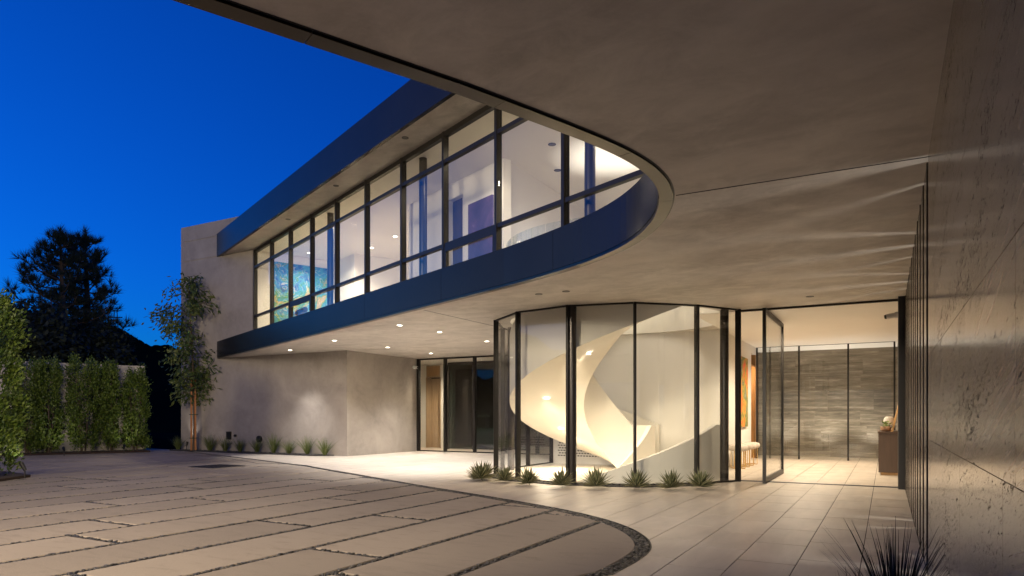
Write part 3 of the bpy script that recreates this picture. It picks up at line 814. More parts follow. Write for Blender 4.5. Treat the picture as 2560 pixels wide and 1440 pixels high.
helix(55, FE, RI, RO, sof, lambda f: max(tread(f)-.02, .02), 'soffit_ribbon')
helix(55, FE, RO, RO+.10, sof, lambda f: min(tread(f)+1.0, FLOOR2+.0), 'outer_guard')
helix(55, FE, RI-.10, RI, sof, lambda f: min(tread(f)+1.0, FLOOR2+1.0), 'inner_guard')
helix(335, 415, RI-.10, RI, lambda f: .005, lambda f: 1.0, 'inner_guard')
helix(241, 333, RO, RO+.10, lambda f: .005, lambda f: min(1.04, (f-241)*.0138), 'lower_flight_guard')
helix(250, 335, RI-.10, RI, lambda f: .005, lambda f: min(1.0, (f-250)*.0138), 'lower_flight_guard')
for k in range(20):                                     # treads
    f0 = 55+k*12.6
    helix(f0, f0+12.6, RI, RO, lambda f: max(tread(f0)-.01, .02), lambda f: tread(f0+12.6), 'tread', 6.3)
# glass balustrade upstairs
gb = thing('glass_balustrade', 'curved frameless glass balustrade round the stairwell on the upper floor', 'balustrade', (*C, FLOOR2))
for k in range(5):
    f0 = 95+k*44; n = 10; m = MB()
    for i in range(n): m.wall(pol(2.3, f0+.3+(43.4)*i/n), pol(2.3, f0+.3+43.4*(i+1)/n), .012, FLOOR2+.004, FLOOR2+1.02)
    m.build('glass_panel', M['gglass'], gb)

# ================================================================== FRONT DOOR SET
dp = thing('pivot_door', 'tall glass pivot door with dark bronze frame standing open at the entrance', 'door', (*UV(-1.9, VD), 0))
d0 = (4.45, 12.05); DL = 2.42
def D(t, o=0): return (d0[0]+BX[0]*t+AX[0]*o, d0[1]+BX[1]*t+AX[1]*o)
def dbox(name, t0, t1, z0, z1, mat, w=.028):
    m = MB(); m.prism(ccw([D(t0, -w), D(t1, -w), D(t1, w), D(t0, w)]), z0, z1); return m.build(name, mat, dp)
zt = CEIL-.05
fr = dbox('stile', 0, .075, .012, zt, M['frame']); dbox('stile', DL-.075, DL, .012, zt, M['frame'])
dbox('bottom_rail', .075, DL-.075, .012, .10, M['frame']); dbox('top_rail', .075, DL-.075, zt-.075, zt, M['frame']); dbox('pane', .075, DL-.075, .10, zt-.075, M['glass'], .008)
df = thing('door_frame', 'dark bronze header and jambs of the wide front entrance opening', 'door frame', (*UV(-1.1, VD), 0))
rect_part('jamb', M['frame'], -2.44, VD-.06, -2.36, VD+.06, .001, CEIL-.003, df); rect_part('jamb', M['black'], UW-.10, VD-.30, UW-.002, VD+.08, .001, CEIL-.003, df)
rect_part('header', M['frame'], -2.36, VD-.03, UW-.10, VD+.03, CEIL-.035, CEIL-.003, df); rect_part('threshold', M['steel'], -2.36, VD-.05, UW-.10, VD+.05, .001, .012, df)

# ================================================================== FURNITURE IN THE HALL
cs = thing('console_table', 'dark walnut console cabinet against the right wall of the hall', 'console', (*UV(.06, 16.3), 0))
m = MB(); m.prism(ccw([UV(-.13, 15.7), UV(.25, 15.7), UV(.25, 17.3), UV(-.13, 17.3)]), .06, .85, .004); m.build('cabinet', M['walnut'], cs)
m = MB(); m.prism(ccw([UV(-.145, 15.68), UV(.262, 15.68), UV(.262, 17.32), UV(-.145, 17.32)]), .851, .885, .004); m.build('top', M['walnut'], cs)
m = MB(); m.prism(ccw([UV(-.08, 15.76), UV(.22, 15.76), UV(.22, 17.24), UV(-.08, 17.24)]), .003, .06); m.build('plinth', M['honey'], cs)
pp = thing('potted_plant', 'small leafy green plant in a terracotta bowl on the console', 'plant', (*UV(.0, 15.9), .886))
c = (*UV(.0, 15.9), .886)
m = MB(); m.lathe(c, [(.02, 0), (.07, .003), (.10, .05), (.105, .10), (.095, .10), (.09, .08), (0, .075)], 16); m.build('bowl', M['pot'], pp, smooth=True)
m = MB(); rr = random.Random(9)
for k in range(40):
    a = rr.uniform(0, 6.28); e = rr.uniform(.1, 1.2); L = rr.uniform(.05, .2); d = Vector((math.cos(a)*math.cos(e), math.sin(a)*math.cos(e), math.sin(e)))
    p = Vector(c)+Vector((0, 0, .08))+d*L; s_ = d.cross(Vector((0, 0, 1))).normalized()*.028; q = d*.035
    m.add([p-q, p+s_, p+q+Vector((0, 0, -.012)), p-s_], [(0, 1, 2, 3)])
m.build('foliage', M['hedge'], pp)
tl = thing('table_lamp', 'white rounded table lamp behind the bowl plant on the console', 'lamp', (*UV(.08, 16.25), .886))
c = (*UV(.06, 16.25), .886); m = MB(); m.lathe(c, [(.0, 0), (.07, 0), (.07, .015), (.018, .03), (.018, .16)], 16); m.build('base', M['brass'], tl, smooth=True)
m = MB(); m.lathe(c, [(.115, .12), (.11, .19), (.09, .27), (.055, .30), (0, .305)], 20); m.build('shade', M['shade'], tl, smooth=True)
pf = thing('leaning_picture', 'thin framed picture leaning on the console against the wall', 'picture', (*UV(.2, 16.0), .886))
m = MB(); m.add([(*UV(.10, 15.78), .887), (*UV(.10, 16.6), .887), (*UV(.262, 16.6), 1.60), (*UV(.262, 15.78), 1.60), (*UV(.135, 15.78), .887), (*UV(.135, 16.6), .887), (*UV(.276, 16.6), 1.60), (*UV(.276, 15.78), 1.60)],
      [(0, 1, 2, 3), (4, 7, 6, 5), (0, 3, 7, 4), (1, 5, 6, 2), (3, 2, 6, 7), (0, 4, 5, 1)]); m.build('frame', M['honey'], pf)
# stools
def stool(u, v, lab):
    t = thing('stool', lab, 'stool', (*UV(u, v), 0), 'upholstered stools along the hall wall')
    c = (*UV(u, v), 0); m = MB(); m.lathe(c, [(0, .40), (.16, .40), (.215, .43), (.225, .48), (.20, .53), (.13, .55), (0, .555)], 18); m.build('seat', M['fur'], t, smooth=True)
    for k in range(4):
        a = R(45+90*k); p = (c[0]+.17*math.cos(a), c[1]+.17*math.sin(a)); m = MB(); m.cyl(p, .009, .012, .41, 8); m.build('leg', M['brass'], t)
    m = MB(); m.tube([(c[0]+.17*math.cos(R(45+90*k)), c[1]+.17*math.sin(R(45+90*k)), .012) for k in range(5)], .008, 6); m.build('base_ring', M['brass'], t)
for v, lab in ((16.1, 'cream upholstered stool with brass legs nearest the front door'), (16.65, 'cream brass legged stool, second from the front door'),
               (17.2, 'cream brass legged stool, third from the front door'), (17.75, 'cream brass legged stool, farthest from the front door')): stool(-2.95, v, lab)
# paintings
pa = MB(); pa.prism(ccw([UV(-3.268, 17.9), UV(-3.215, 17.9), UV(-3.215, 18.95), UV(-3.268, 18.95)]), .92, 2.72)
tag(pa.build('painting', m_art('orange_painting', [(.3, (.55, .5, .5)), (.42, (.10, .16, .06)), (.5, (.5, .35, .06)), (.58, (.75, .10, .02)), (.8, (.85, .16, .03))], 1.3, 3.1), origin=(*UV(-3.24, 18.4), 1.8)), 'tall orange and green abstract painting on the hall wall', 'painting')
e0, e1 = G(14.47, .55), G(14.47, 2.45)
pa = MB(); pa.wall(e0, e1, .05, 4.15, 6.32, -1)
tag(pa.build('painting', m_art('blue_painting', [(.28, (.02, .03, .12)), (.4, (.03, .12, .32)), (.48, (.07, .30, .45)), (.54, (.05, .24, .12)), (.6, (.45, .32, .06)), (.68, (.10, .25, .5)), (.78, (.6, .25, .25))], .9, 7.3, 2.5, (.75, .65, .4)), origin=(*e0, 5)), 'large blue and green abstract painting on the upper floor end wall', 'painting')
pa = MB(); pa.wall(K(.34), K(1.25), .05, 4.35, 5.92, 1)
tag(pa.build('painting', m_art('purple_painting', [(.3, (.05, .04, .10)), (.5, (.09, .065, .15)), (.64, (.14, .08, .18)), (.75, (.3, .25, .35))], .8, 1.3), origin=(*K(.8), 5.1)), 'tall dark purple painting on the upper corridor wall', 'painting')
# brass telescope upstairs
c = G(12.7, .75); te = thing('telescope', 'large brass and silver telescope upstairs before the blue painting', 'telescope', (*c, FLOOR2))
m = MB()
for k in range(3):
    a = R(20+120*k); m.tube([(c[0], c[1], 4.35), (c[0]+.35*math.cos(a), c[1]+.35*math.sin(a), FLOOR2+.002)], .018, 6)
m.build('tripod', M['walnut'], te); q = G(11.4, .85)
m = MB(); m.tube([(c[0], c[1], 4.42), (c[0]*.6+q[0]*.4, c[1]*.6+q[1]*.4, 4.47)], .085, 14); m.build('tube', M['steel'], te)
m = MB(); m.tube([(c[0]-.01, c[1]+.012, 4.419), (c[0]+.012, c[1]-.016, 4.421)], .105, 16); m.build('lens_ring', M['brass'], te)
# things in the far room
k0, k1, k2, k3 = on(1188, 22.2), on(1246, 22.2), on(1194, 22.2), on(1216, 22.2)
cb = thing('low_cabinet', 'low pale cabinet behind the smoked glass of the far room', 'cabinet', (*UV((k0+k1)/2, 22.2), 0)); m = MB()
m.prism(ccw([UV(k0, 22.0), UV(k1, 22.0), UV(k1, 22.5), UV(k0, 22.5)]), .10, .74, .004); m.build('body', M['white'], cb)
m = MB(); m.prism(ccw([UV(k0+.05, 22.05), UV(k1-.05, 22.05), UV(k1-.05, 22.45), UV(k0+.05, 22.45)]), .003, .099); m.build('plinth', M['black'], cb)
mo = thing('display_box', 'dark box with a pale lid on the low cabinet', 'box', (*UV(k2, 22.2), .741))
m = MB(); m.prism(ccw([UV(k2, 22.1), UV(k3, 22.1), UV(k3, 22.4), UV(k2, 22.4)]), .742, 1.16); m.build('body', M['black'], mo)
m = MB(); m.prism(ccw([UV(k2-.02, 22.08), UV(k3+.02, 22.08), UV(k3+.02, 22.42), UV(k2-.02, 22.42)]), 1.161, 1.25); m.build('lid', M['white'], mo)

# ================================================================== LIGHT FITTINGS
def downlight(p, z, lab, lit=True, r=.055, group='recessed downlights'):
    t = thing('recessed_downlight', lab, 'downlight', (*p, z), group)
    m = MB(); m.lathe((*p, z), [(r*1.35, -.001), (r*1.35, -.006), (r, -.006), (r, -.001)], 18); m.build('trim_ring', M['plastic'] if lit else M['black'], t)
    m = MB(); m.cyl(p, r, z-.0045, z-.001, 18); m.build('lens', M['lamp'] if lit else M['lens'], t)
FARL = [((725, 875), 'lit downlight closest to the plaster wall near the slender tree'), ((836, 851), 'lit downlight second along the dark fascia from the tree'), ((999, 813), 'lit downlight highest under the curved soffit, beside the dark fascia'),
        ((1099, 830), 'lit downlight left of the glass stair, next to the soffit joint'), ((969, 868), 'lit downlight above the plaster wall corner'), ((1077, 883), 'lit downlight just before the far glazed room'), ((1217, 853), 'lit downlight touching the left edge of the glass stair')]
for (x, y), lab in FARL:
    p = at(x, y, CEIL); downlight(p, CEIL, lab); spot((*p, CEIL-.03), (*p, 0), {725: 250, 836: 330, 969: 300, 1077: 330}.get(x, 310), 80 if x == 725 else 104, 1.0, COOL, .05)
for (x, y), lab in (((1415, 728), 'unlit downlight over the paving in front of the glass stair'), ((2025, 741), 'unlit downlight above the front door'), ((1347, 735), 'small unlit fitting in the soffit left of the glass stair')):
    downlight(at(x, y, CEIL), CEIL, lab, False, .045)
for (x, y), lab in (((1013, 344), 'unlit square downlight in the roof soffit nearest the viewer'), ((840, 464), 'unlit square downlight in the middle of the roof soffit'), ((720, 548), 'unlit square downlight at the far end of the roof soffit')):
    downlight(at(x, y, ROOFB), ROOFB, lab, False, .05)
for (x, y), lab in (((773, 631), 'lit ceiling downlight above the blue painting upstairs'), ((929, 618), 'lit ceiling downlight in the middle of the upstairs room'), ((988, 590), 'lit ceiling downlight upstairs nearest the corridor')):
    p = at(x, y, ROOFB); downlight(p, ROOFB-.012, lab, True, .06); spot((*p, ROOFB-.03), (*p, 0), 120, 120, .7, ROOM, .06)
for (x, y), lab in (((1380, 359), 'unlit ceiling fitting upstairs, higher of the pair by the bright wall'), ((1394, 424), 'unlit ceiling fitting upstairs, lower of the pair by the bright wall')):
    downlight(at(x, y, ROOFB), ROOFB-.012, lab, False, .06)
for f, r, lab in ((184, 1.47, 'lit downlight in the underside of the spiral stair, widest part'), (140, 1.42, 'lit downlight low on the spiral stair underside'), (240, 1.47, 'lit downlight high on the spiral stair underside')):
    p = pol(r, f); z = sof(f); downlight(p, z-.012, lab, True, .055); spot((*p, z-.05), (*p, 0), 135, 150, .8, WARM, .06)

# ---- the lamps that light the rooms
spot((*C, ROOFB-.05), (*C, 0), 80, 150, .6, SOFT, .12)
spot((*C, 3.95), (*C, 7), 260, 60, 1.0, SOFT, .1)
point((*pol(1.45, 170), .35), 8, WARM, .35)  # added fill standing in for floor bounce under the stair
for s, o, e in ((2.6, .75, 70), (7.0, 2.9, 300), (9.6, 1.2, 170), (12.2, 1.6, 220)):
    p = G(s, o); spot((*p, ROOFB-.05), (*p, 0), e, 165, .6, ROOM, .08)
p = G(-2.2, 2.4); spot((*p, ROOFB-.05), (*p, 0), 200, 165, .6, ROOM, .08)
for u, v, e in ((-1.6, 14.6, 270), (-1.6, 16.8, 260), (-1.6, 19.0, 280)):
    p = UV(u, v); spot((*p, CEIL-.03), (*p, 0), e, 150, .7, WARM, .06)
for u in (-2.7, -1.5, -.3):
    p = UV(u, 21.45); spot((*p, .03), (*UV(u, 21.5), 3), 70, 120, .9, SOFT, .05)
p = UV(-3.8, 20.15); point((*p, 2.3), 16, WARM, .08)
p = UV(-13.6, 20.0); spot((*p, CEIL-.03), (*p, 0), 260, 150, .7, WARM, .06)
p = UV(-10.0, 22.9); spot((*p, CEIL-.03), (*p, 0), 10, 140, .7, SOFT, .06)
# light shining through the slots of the stone screen from the passage behind
for v, tv, e in ((5.9, 6.2, 34), (8.9, 9.2, 42), (11.4, 11.6, 40)):
    spot((*UV(UW+1.15, v), 1.3), (*UV(UW, tv), 1.4), e, 130, .3, (1, .93, .85), .20)
spot((.1, 2.6, 2.5), (2.5, 12, .45), 300, 34, .9, SOFT, .03); spot((-.4, 2.0, 3.0), (2.9, 10.4, 0), 300, 34, 1.0, SOFT, .03)  # added fill spots, unseen, aimed at the stair drum and porch floor
spot((-2.9, 2.0, 3.0), (-8.5, 20, 1.2), 520, 64, .9, FILL, .25)  # another unseen lamp added to fill the far wall and paving
# unseen fill lamps, added: one under the near wing, two above its edge
for p, e in (((-.6, -2), 50),): spot((*p, CEIL-.03), (*p, 0), e, 140, .9, SOFT, .08)
for p, tg, e in (((-4.6, 1.1, 5.7), (-3.5, 14, 0), 1700), ((-13, -5.0, 5.7), (-9, 16, .5), 3400)): spot(p, tg, e, 120, .8, FILL, .9)

# ================================================================== SECURITY CAMERAS
def seccam(p, z, d, lab):
    t = thing('security_camera', lab, 'camera', (*p, z), 'security cameras'); dx, dy = d
    m = MB(); m.tube([(p[0], p[1], z), (p[0]+dx*.05, p[1]+dy*.05, z)], .055, 14); m.build('mount', M['plastic'], t)
    m = MB(); m.tube([(p[0]+dx*.05, p[1]+dy*.05, z), (p[0]+dx*.17, p[1]+dy*.17, z-.02)], .045, 14); m.build('housing', M['plastic'], t)
    m = MB(); m.tube([(p[0]+dx*.17, p[1]+dy*.17, z-.02), (p[0]+dx*.20, p[1]+dy*.20, z-.025)], [.038, .03], 14); m.build('lens', M['black'], t)
seccam(UV(-14.08, 18.75), 2.86, AX, 'small white security camera on the plaster wall beside the far glazing')
seccam(UV(UW-.1, VD-.25), 2.86, (-AX[0], -AX[1]), 'small white security camera beside the front door jamb')

# ================================================================== PLANTING BED BY THE WALL
m = MB(); m.prism(ccw([UV(-21.78, VW-.45), UV(-15.2, VW-.45), UV(-14.6, VW-.02), UV(-21.78, VW-.02)]), .001, .03); struct(m.build('planting_bed', M['gravel']))
pm = MB(); rnd = random.Random(11)
for _ in range(900):
    u = rnd.uniform(-21.7, -14.9); v = rnd.uniform(VW-.42, VW-.03); x, y = UV(u, v); pebble(pm, x, y, .035, rnd.uniform(.02, .035), rnd)
tag(pm.build('bed_pebbles', M['pebble'], smooth=True), 'grey pebbles in the bed at the foot of the plaster wall', 'pebbles', kind='stuff')
def blades(m, c, n, h, spread, rnd, w=.006, droop=.35, segs=4):
    for _ in range(n):
        a = rnd.uniform(0, 6.283); L = h*rnd.uniform(.55, 1.1); lean = rnd.uniform(.05, 1)*spread; r0 = rnd.uniform(0, .05)
        p = Vector((c[0]+r0*math.cos(a), c[1]+r0*math.sin(a), c[2])); d = Vector((math.cos(a), math.sin(a), 0)); s = Vector((-math.sin(a), math.cos(a), 0))
        s = (s+d*rnd.uniform(-.8, .8)).normalized(); vs = []
        for k in range(segs+1):
            t = k/segs; q = p+d*(lean*t+droop*lean*t*t*1.2)*L+Vector((0, 0, L*(t-.5*droop*lean*t*t))); ww = w*(1-t)**.7+.0006
            vs += [q-s*ww, q+s*ww]
        m.add(vs, [(2*k, 2*k+1, 2*k+3, 2*k+2) for k in range(segs)])
GRASS = [(445, 'faint grass clump left of the staked tree', .5), (525, 'dark grass clump right of the staked tree', .62), (563, 'narrow grass clump left of the black wall box', .55), (600, 'grass clump between the black wall box and the round wall light', .5),
         (642, 'grass clump in front of the round wall light', .5), (684, 'tallest green grass clump along the plaster wall', .68), (722, 'small bright green grass clump with arching pale blades', .45), (768, 'bright grass clump beside the dark spike light', .6), (812, 'rightmost bright grass clump near the wall corner', .58)]
for i, (x, lab, h) in enumerate(GRASS):
    # on the bed line v = VW-.22
    t = (x-1280)/F; v = VW-.24; u = (t*v*BX[1]-v*BX[0])/(AX[0]-t*AX[1]); c = (*UV(u, v), .03)
    m = MB(); blades(m, c, 120, h*.98, .6, random.Random(40+i), .006, .5)
    tag(m.build('ornamental_grass', M['grass'], origin=c), lab, 'grass', 'grass clumps along the plaster wall')
def onwall(x, v):
    t = (x-1280)/F; return ((t*v*BX[1]-v*BX[0])/(AX[0]-t*AX[1]), v)
# black box and round light on the wall
u, v = onwall(574, VW); m = MB(); m.prism(ccw([UV(u-.09, VW-.07), UV(u+.09, VW-.07), UV(u+.09, VW-.002), UV(u-.09, VW-.002)]), .42, .68, .006)
bx_ = m.build('wall_box', M['black'], origin=(*UV(u, VW), .5)); tag(bx_, 'black outlet box low on the plaster wall', 'outlet box')
for x, z, r, lab in ((590, .55, .04, 'tiny round wall fitting right of the black box'), (650, .45, .11, 'round dark bulkhead light on the plaster wall behind grass')):
    u, v = onwall(x, VW); p = UV(u, VW-.002); t = thing('wall_light', lab, 'wall light', (*p, z))
    q = UV(u, VW-.07); m = MB(); m.tube([(*p, z), (*q, z)], r, 18); m.build('body', M['black'], t)
    q2 = UV(u, VW-.085); m = MB(); m.tube([(*q, z), (*q2, z)], [r*.62, r*.45], 16); m.build('lens', M['steel'], t)
def spike(x, y, tgt, lab, e=0):
    p = at(x, y, 0); t = thing('spike_light', lab, 'garden light', (*p, 0), 'spike lights in the beds')
    d = (Vector((*tgt, 1.6))-Vector((*p, .2))).normalized(); a = Vector((*p, .17)); b = a+d*.15
    m = MB(); m.cyl(p, .012, 0, .17, 8); m.build('stake', M['black'], t)
    m = MB(); m.tube([a-d*.02, b], [.03, .042], 12); m.build('head', M['black'], t)
    if e: spot(tuple(b+d*.02), tuple(b+d), e, 85, .9, (1, .88, .78), .03)
spike(782, 1135, UV(-15.6, VW), 'dark spike light beside the bright grass by the wall', 2.2)
spike(615, 1130, UV(-18, VW), 'dark spike light between the wall box and the round wall light')
spike(466, 1127, UV(-21, VW), 'dark spike light at the foot of the staked tree', 10)

# ================================================================== AGAVES
def leaf_mesh(L, w, bend):
    m = MB(); n = 6; vs = []
    for k in range(n+1):
        t = k/n; ww = w*(.75+.9*t-1.65*t*t) if t < .999 else 0; ww = max(ww, .0012); x = L*t; z = bend*L*t*t
        vs += [(x, -ww, z+ww*.45), (x, -ww*.72, z+ww*.22), (x, 0, z-ww*.1), (x, ww*.72, z+ww*.22), (x, ww, z+ww*.45)]
    for k in range(n):
        for j in range(4): m.add([vs[5*k+j], vs[5*k+j+1], vs[5*k+5+j+1], vs[5*k+5+j]], [(0, 1, 2, 3)], 1 if j in (0, 3) else 0)
    return m
LM = []
for L, w_, b in ((.29, .023, .10), (.27, .022, -.04), (.25, .021, .14)):
    o = leaf_mesh(L, w_, b).build('leaf_source', [M['agave'], M['agave_edge']]); LM.append(o.data); bpy.data.objects.remove(o)
AG = [(1208, 1201, 1.15, 'large double headed agave left of the glass stair'), (1262, 1207, .95, 'agave second from the left beside the glass stair'), (1322, 1214, 1.0, 'agave third from the left, by the second glass post'), (1404, 1219, 1.0, 'agave in front of the round column behind the glass'),
      (1491, 1222, .98, 'agave below the tip of the spiral stair'), (1592, 1225, 1.05, 'agave at the middle glass post'), (1679, 1225, 1.0, 'second agave from the right in front of the glass stair'), (1750, 1223, 1.05, 'rightmost agave near the entrance door')]
for i, (x, y, s, lab) in enumerate(AG):
    c = (*at(x, y, 0), .02); t = thing('agave', lab, 'agave', c, 'agaves along the glass stair'); rr = random.Random(60+i); n = 84; t.rotation_euler = (rr.uniform(-.12, .12), rr.uniform(-.12, .12), rr.uniform(0, 6)); s *= rr.uniform(.88, 1.08)
    heads = [(-.12, .04), (.10, 0)] if i == 0 else [(0, 0)]
    for hx, hy in heads:
        for k in range(n if len(heads) == 1 else 70):
            f = k/n; el = R(2+76*f**1.25)+rr.uniform(-.12, .12); az = k*2.39996+rr.uniform(-.15, .15)
            o = bpy.data.objects.new('leaf', LM[k % 3]); COL.objects.link(o); o.parent = t
            o.location = (hx+.02*math.cos(az), hy+.02*math.sin(az), .02+.03*f); o.rotation_euler = (0, -el, az); o.scale = (s*rr.uniform(.85, 1.1),)*3
# pebble strip under the agaves
m = MB(); outer = [(C[0]+(p[0]-C[0])*1.13, C[1]+(p[1]-C[1])*1.13) for p in DV[:6]]
for i in range(1, 5): m.prism(ccw([DV[i], DV[i+1], outer[i+1], outer[i]]), .001, .006)
m.build('pebble_strip', M['gravel']).__setitem__('kind', 'structure')
pm = MB(); rnd = random.Random(21)
for i in range(1, 5):
    for _ in range(170):
        t, o = rnd.random(), rnd.uniform(.04, .98); a, b, c2, d2 = DV[i], DV[i+1], outer[i], outer[i+1]
        x = (a[0]+(b[0]-a[0])*t)*(1-o)+(c2[0]+(d2[0]-c2[0])*t)*o; y = (a[1]+(b[1]-a[1])*t)*(1-o)+(c2[1]+(d2[1]-c2[1])*t)*o
        pebble(pm, x, y, .012, rnd.uniform(.014, .026), rnd)
tag(pm.build('strip_pebbles', M['pebble'], smooth=True), 'dark pebbles round the agaves at the foot of the glass stair', 'pebbles', kind='stuff')

# ================================================================== GRASS AT THE RIGHT EDGE
for i, (u, v, h, lab) in enumerate(((.05, 4.15, .58, 'dark spiky grass clump against the polished stone wall, upper of the two'), (-.10, 3.55, .42, 'dark spiky grass clump at the bottom edge, lower of the two'))):
    c = (*UV(u, v), 0); m = MB(); blades(m, c, 170, h*1.05, .42, random.Random(80+i), .005, .5, 5)
    tag(m.build('spiky_grass', M['dgrass'], origin=c), lab, 'grass', 'dark grass clumps by the stone wall')

# ================================================================== GARDEN WALL, HEDGE, TREES
g0, g1 = at(362, 1127, 0), (-21.0, 17.2)
gw = MB(); gw.wall(g0, g1, .25, -.1, 2.92, -1); gwo = gw.build('garden_wall', M['gwall'], origin=(*g0, 0)); tag(gwo, 'pale plaster garden wall behind the clipped hedge', 'garden wall')
gd = Vector((g1[0]-g0[0], g1[1]-g0[1])).normalized(); gn = Vector((-gd.y, gd.x))          # gn points to the courtyard
if gn.dot(Vector((-g0[0], -g0[1]))) < 0: gn = -gn
m = MB(); a = Vector(g0)+gn*.02; b = Vector(g1)+gn*.02
m.prism(ccw([tuple(a), tuple(b), tuple(b+gn*1.0), tuple(a+gn*1.0)]), -.02, .05); struct(m.build('hedge_bed', M['soil']))
def leafquad(m, p, d, L, w, rnd):
    s = d.cross(Vector((rnd.uniform(-1, 1), rnd.uniform(-1, 1), rnd.uniform(-1, 1))))
    if s.length < 1e-3: return
    s = s.normalized()*w; m.add([p, p+d*L*.5+s, p+d*L, p+d*L*.5-s], [(0, 1, 2, 3)])
def hedge(c, w, dep, h, lab, n, seed, ang_, L=.075):
    rnd = random.Random(seed); t = thing('hedge_plant', lab, 'hedge', (*c, 0), 'clipped hedge plants'); m = MB()
    ca, sa = math.cos(ang_), math.sin(ang_)
    twigs = [(rnd.uniform(-1, 1), rnd.uniform(-1, 1), rnd.random()) for _ in range(170)]
    for _ in range(n):
        # leaves grow in sprays near the surface of an uneven column
        tx, ty, tz = rnd.choice(twigs); k = max(abs(tx), abs(ty)); sc_ = (rnd.uniform(.78, 1.05)/max(k, .25)) if rnd.random() < .8 else 1
        z = .25+tz*(h-.25)*1.0; taper = 1-.35*max(0, (z/h-.7)/.3)**2; bul = 1+.13*math.sin(z*4+seed)+.10*math.sin(z*9+tx*5)
        x = tx*sc_*w/2*taper*bul; y = ty*sc_*dep/2*taper*bul
        p = Vector((c[0]+x*ca-y*sa, c[1]+x*sa+y*ca, z))+Vector((rnd.gauss(0, .05), rnd.gauss(0, .05), rnd.gauss(0, .10)))
        d = Vector((x*ca-y*sa, x*sa+y*ca, .5+rnd.uniform(-.2, .8)))+Vector((rnd.gauss(0, .5), rnd.gauss(0, .5), rnd.gauss(0, .4)))
        leafquad(m, p, d.normalized(), L*rnd.uniform(.7, 1.3), L*.24, rnd)
    m.build('foliage', M['hedge'], t)
    m = MB()
    for k in range(3):
        a = rnd.uniform(0, 6.28); m.tube([(c[0]+.05*math.cos(a), c[1]+.05*math.sin(a), 0), (c[0]+.12*math.cos(a), c[1]+.12*math.sin(a), h*.4), (c[0]+.2*math.cos(a), c[1]+.2*math.sin(a), h*.85)], [.03, .022, .008], 6)
    m.build('stem', M['bark'], t)
HA = math.atan2(gd.y, gd.x)
for px, w_, h, lab, sd in ((338, .62, 2.72, 'hedge plant at the right end of the row, overlapping the wall end', 1), (275, .40, 2.88, 'narrow hedge plant second from the right end', 2), (208, .80, 2.98, 'broad hedge plant in the middle of the row', 3), (122, .55, 2.85, 'hedge plant third from the left', 4), (70, .66, 2.85, 'dark hedge plant behind the bright near one', 5)):
    t = (px-1280)/F; q = Vector(g0)+gn*.5; s = (q.x-t*q.y)/(t*gd.y-gd.x); c = q+gd*s
    hedge(tuple(c), w_, .75, h, lab, 6500, sd, HA, .085)
hedge((-10.12, 12.9), 1.15, 1.0, 3.4, 'bright tall hedge plant at the left edge of the picture', 13000, 9, R(60), .085)
m = MB(); m.prism([(-11.6, 12.2), (-9.35, 12.3), (-9.45, 13.4), (-11.6, 15.0)], -.02, .05); struct(m.build('hedge_bed', M['soil']))
# light for the hedges (spike lights in the bed)
for x, y, tgt, e, lab in ((62, 1196, (-10.0, 12.9), 4, 'dark spike light under the bright left hedge plant'), (160, 1140, (-15.0, 22.3), 12, 'dark spike light at the left of the hedge row'), (310, 1134, (-13.2, 23.4), 8, 'dark spike light at the right of the hedge row')): spike(x, y, tgt, lab, e)

def tree_leafy(c, h, lab, seed):
    rnd = random.Random(seed); t = thing('young_tree', lab, 'tree', (*c, 0)); m = MB()
    pts = [(c[0], c[1], 0), (c[0]+.02, c[1], 1.6), (c[0]-.05, c[1]+.02, 3.2), (c[0]-.12, c[1], 4.8), (c[0]-.18, c[1], h-.4)]
    m.tube(pts, [.045, .04, .032, .02, .006], 8); tips = []
    for k in range(46):
        z = 1.7+(h-2.0)*rnd.random()**.9; a = rnd.uniform(0, 6.28)
        prof = .6+.75*math.sin(min(1, max(0, (z-1.5)/(h-1.5)))*math.pi)**.8; L = prof*rnd.uniform(.55, 1.0)
        if z < 2.6: L *= .9
        x0 = c[0]-.03*z; p0 = Vector((x0, c[1], z)); d = Vector((math.cos(a), math.sin(a)*.8, rnd.uniform(.0, .5)))
        p1 = p0+d*L*.6; p2 = p0+d*L+Vector((0, 0, -.18*L)); m.tube([p0, p1, p2], [.012, .008, .003], 5); tips += [(p1, d), (p2, d), ((p0+p1)/2, d), ((p1+p2)/2, d)]
    m.build('trunk', M['bark'], t); m = MB()
    for p, d in tips:
        for _ in range(rnd.randint(11, 22)):
            q = p+Vector((rnd.gauss(0, .15), rnd.gauss(0, .15), rnd.gauss(-.05, .15)))
            dd = Vector((rnd.gauss(0, .6)+d.x*.4, rnd.gauss(0, .6)+d.y*.4, rnd.gauss(-.55, .45))).normalized(); leafquad(m, q, dd, rnd.uniform(.14, .24), rnd.uniform(.024, .038), rnd)
    m.build('crown', M['tree'], t)
    m = MB(); m.tube([(c[0]-.06, c[1]-.04, 0), (c[0]-.05, c[1]-.05, 2.45)], .032, 8); m.build('stake', M['stake'], t)
    m = MB(); m.tube([(c[0]+.08, c[1]-.03, 0), (c[0]+.07, c[1]-.04, 2.45)], .032, 8); m.build('stake', M['stake'], t)
    for z in (.45, 1.25, 2.05):
        m = MB(); m.tube([(c[0]-.1, c[1]-.09, z), (c[0]+.12, c[1]-.08, z), (c[0]+.12, c[1]+.06, z), (c[0]-.1, c[1]+.06, z), (c[0]-.1, c[1]-.09, z)], .012, 5); m.build('tie', M['tie'], t)
u, v = onwall(484, VW-.32); tree_leafy(UV(u, v), 6.1, 'slender young tree tied to two orange wooden stakes beside the tall wall', 31)

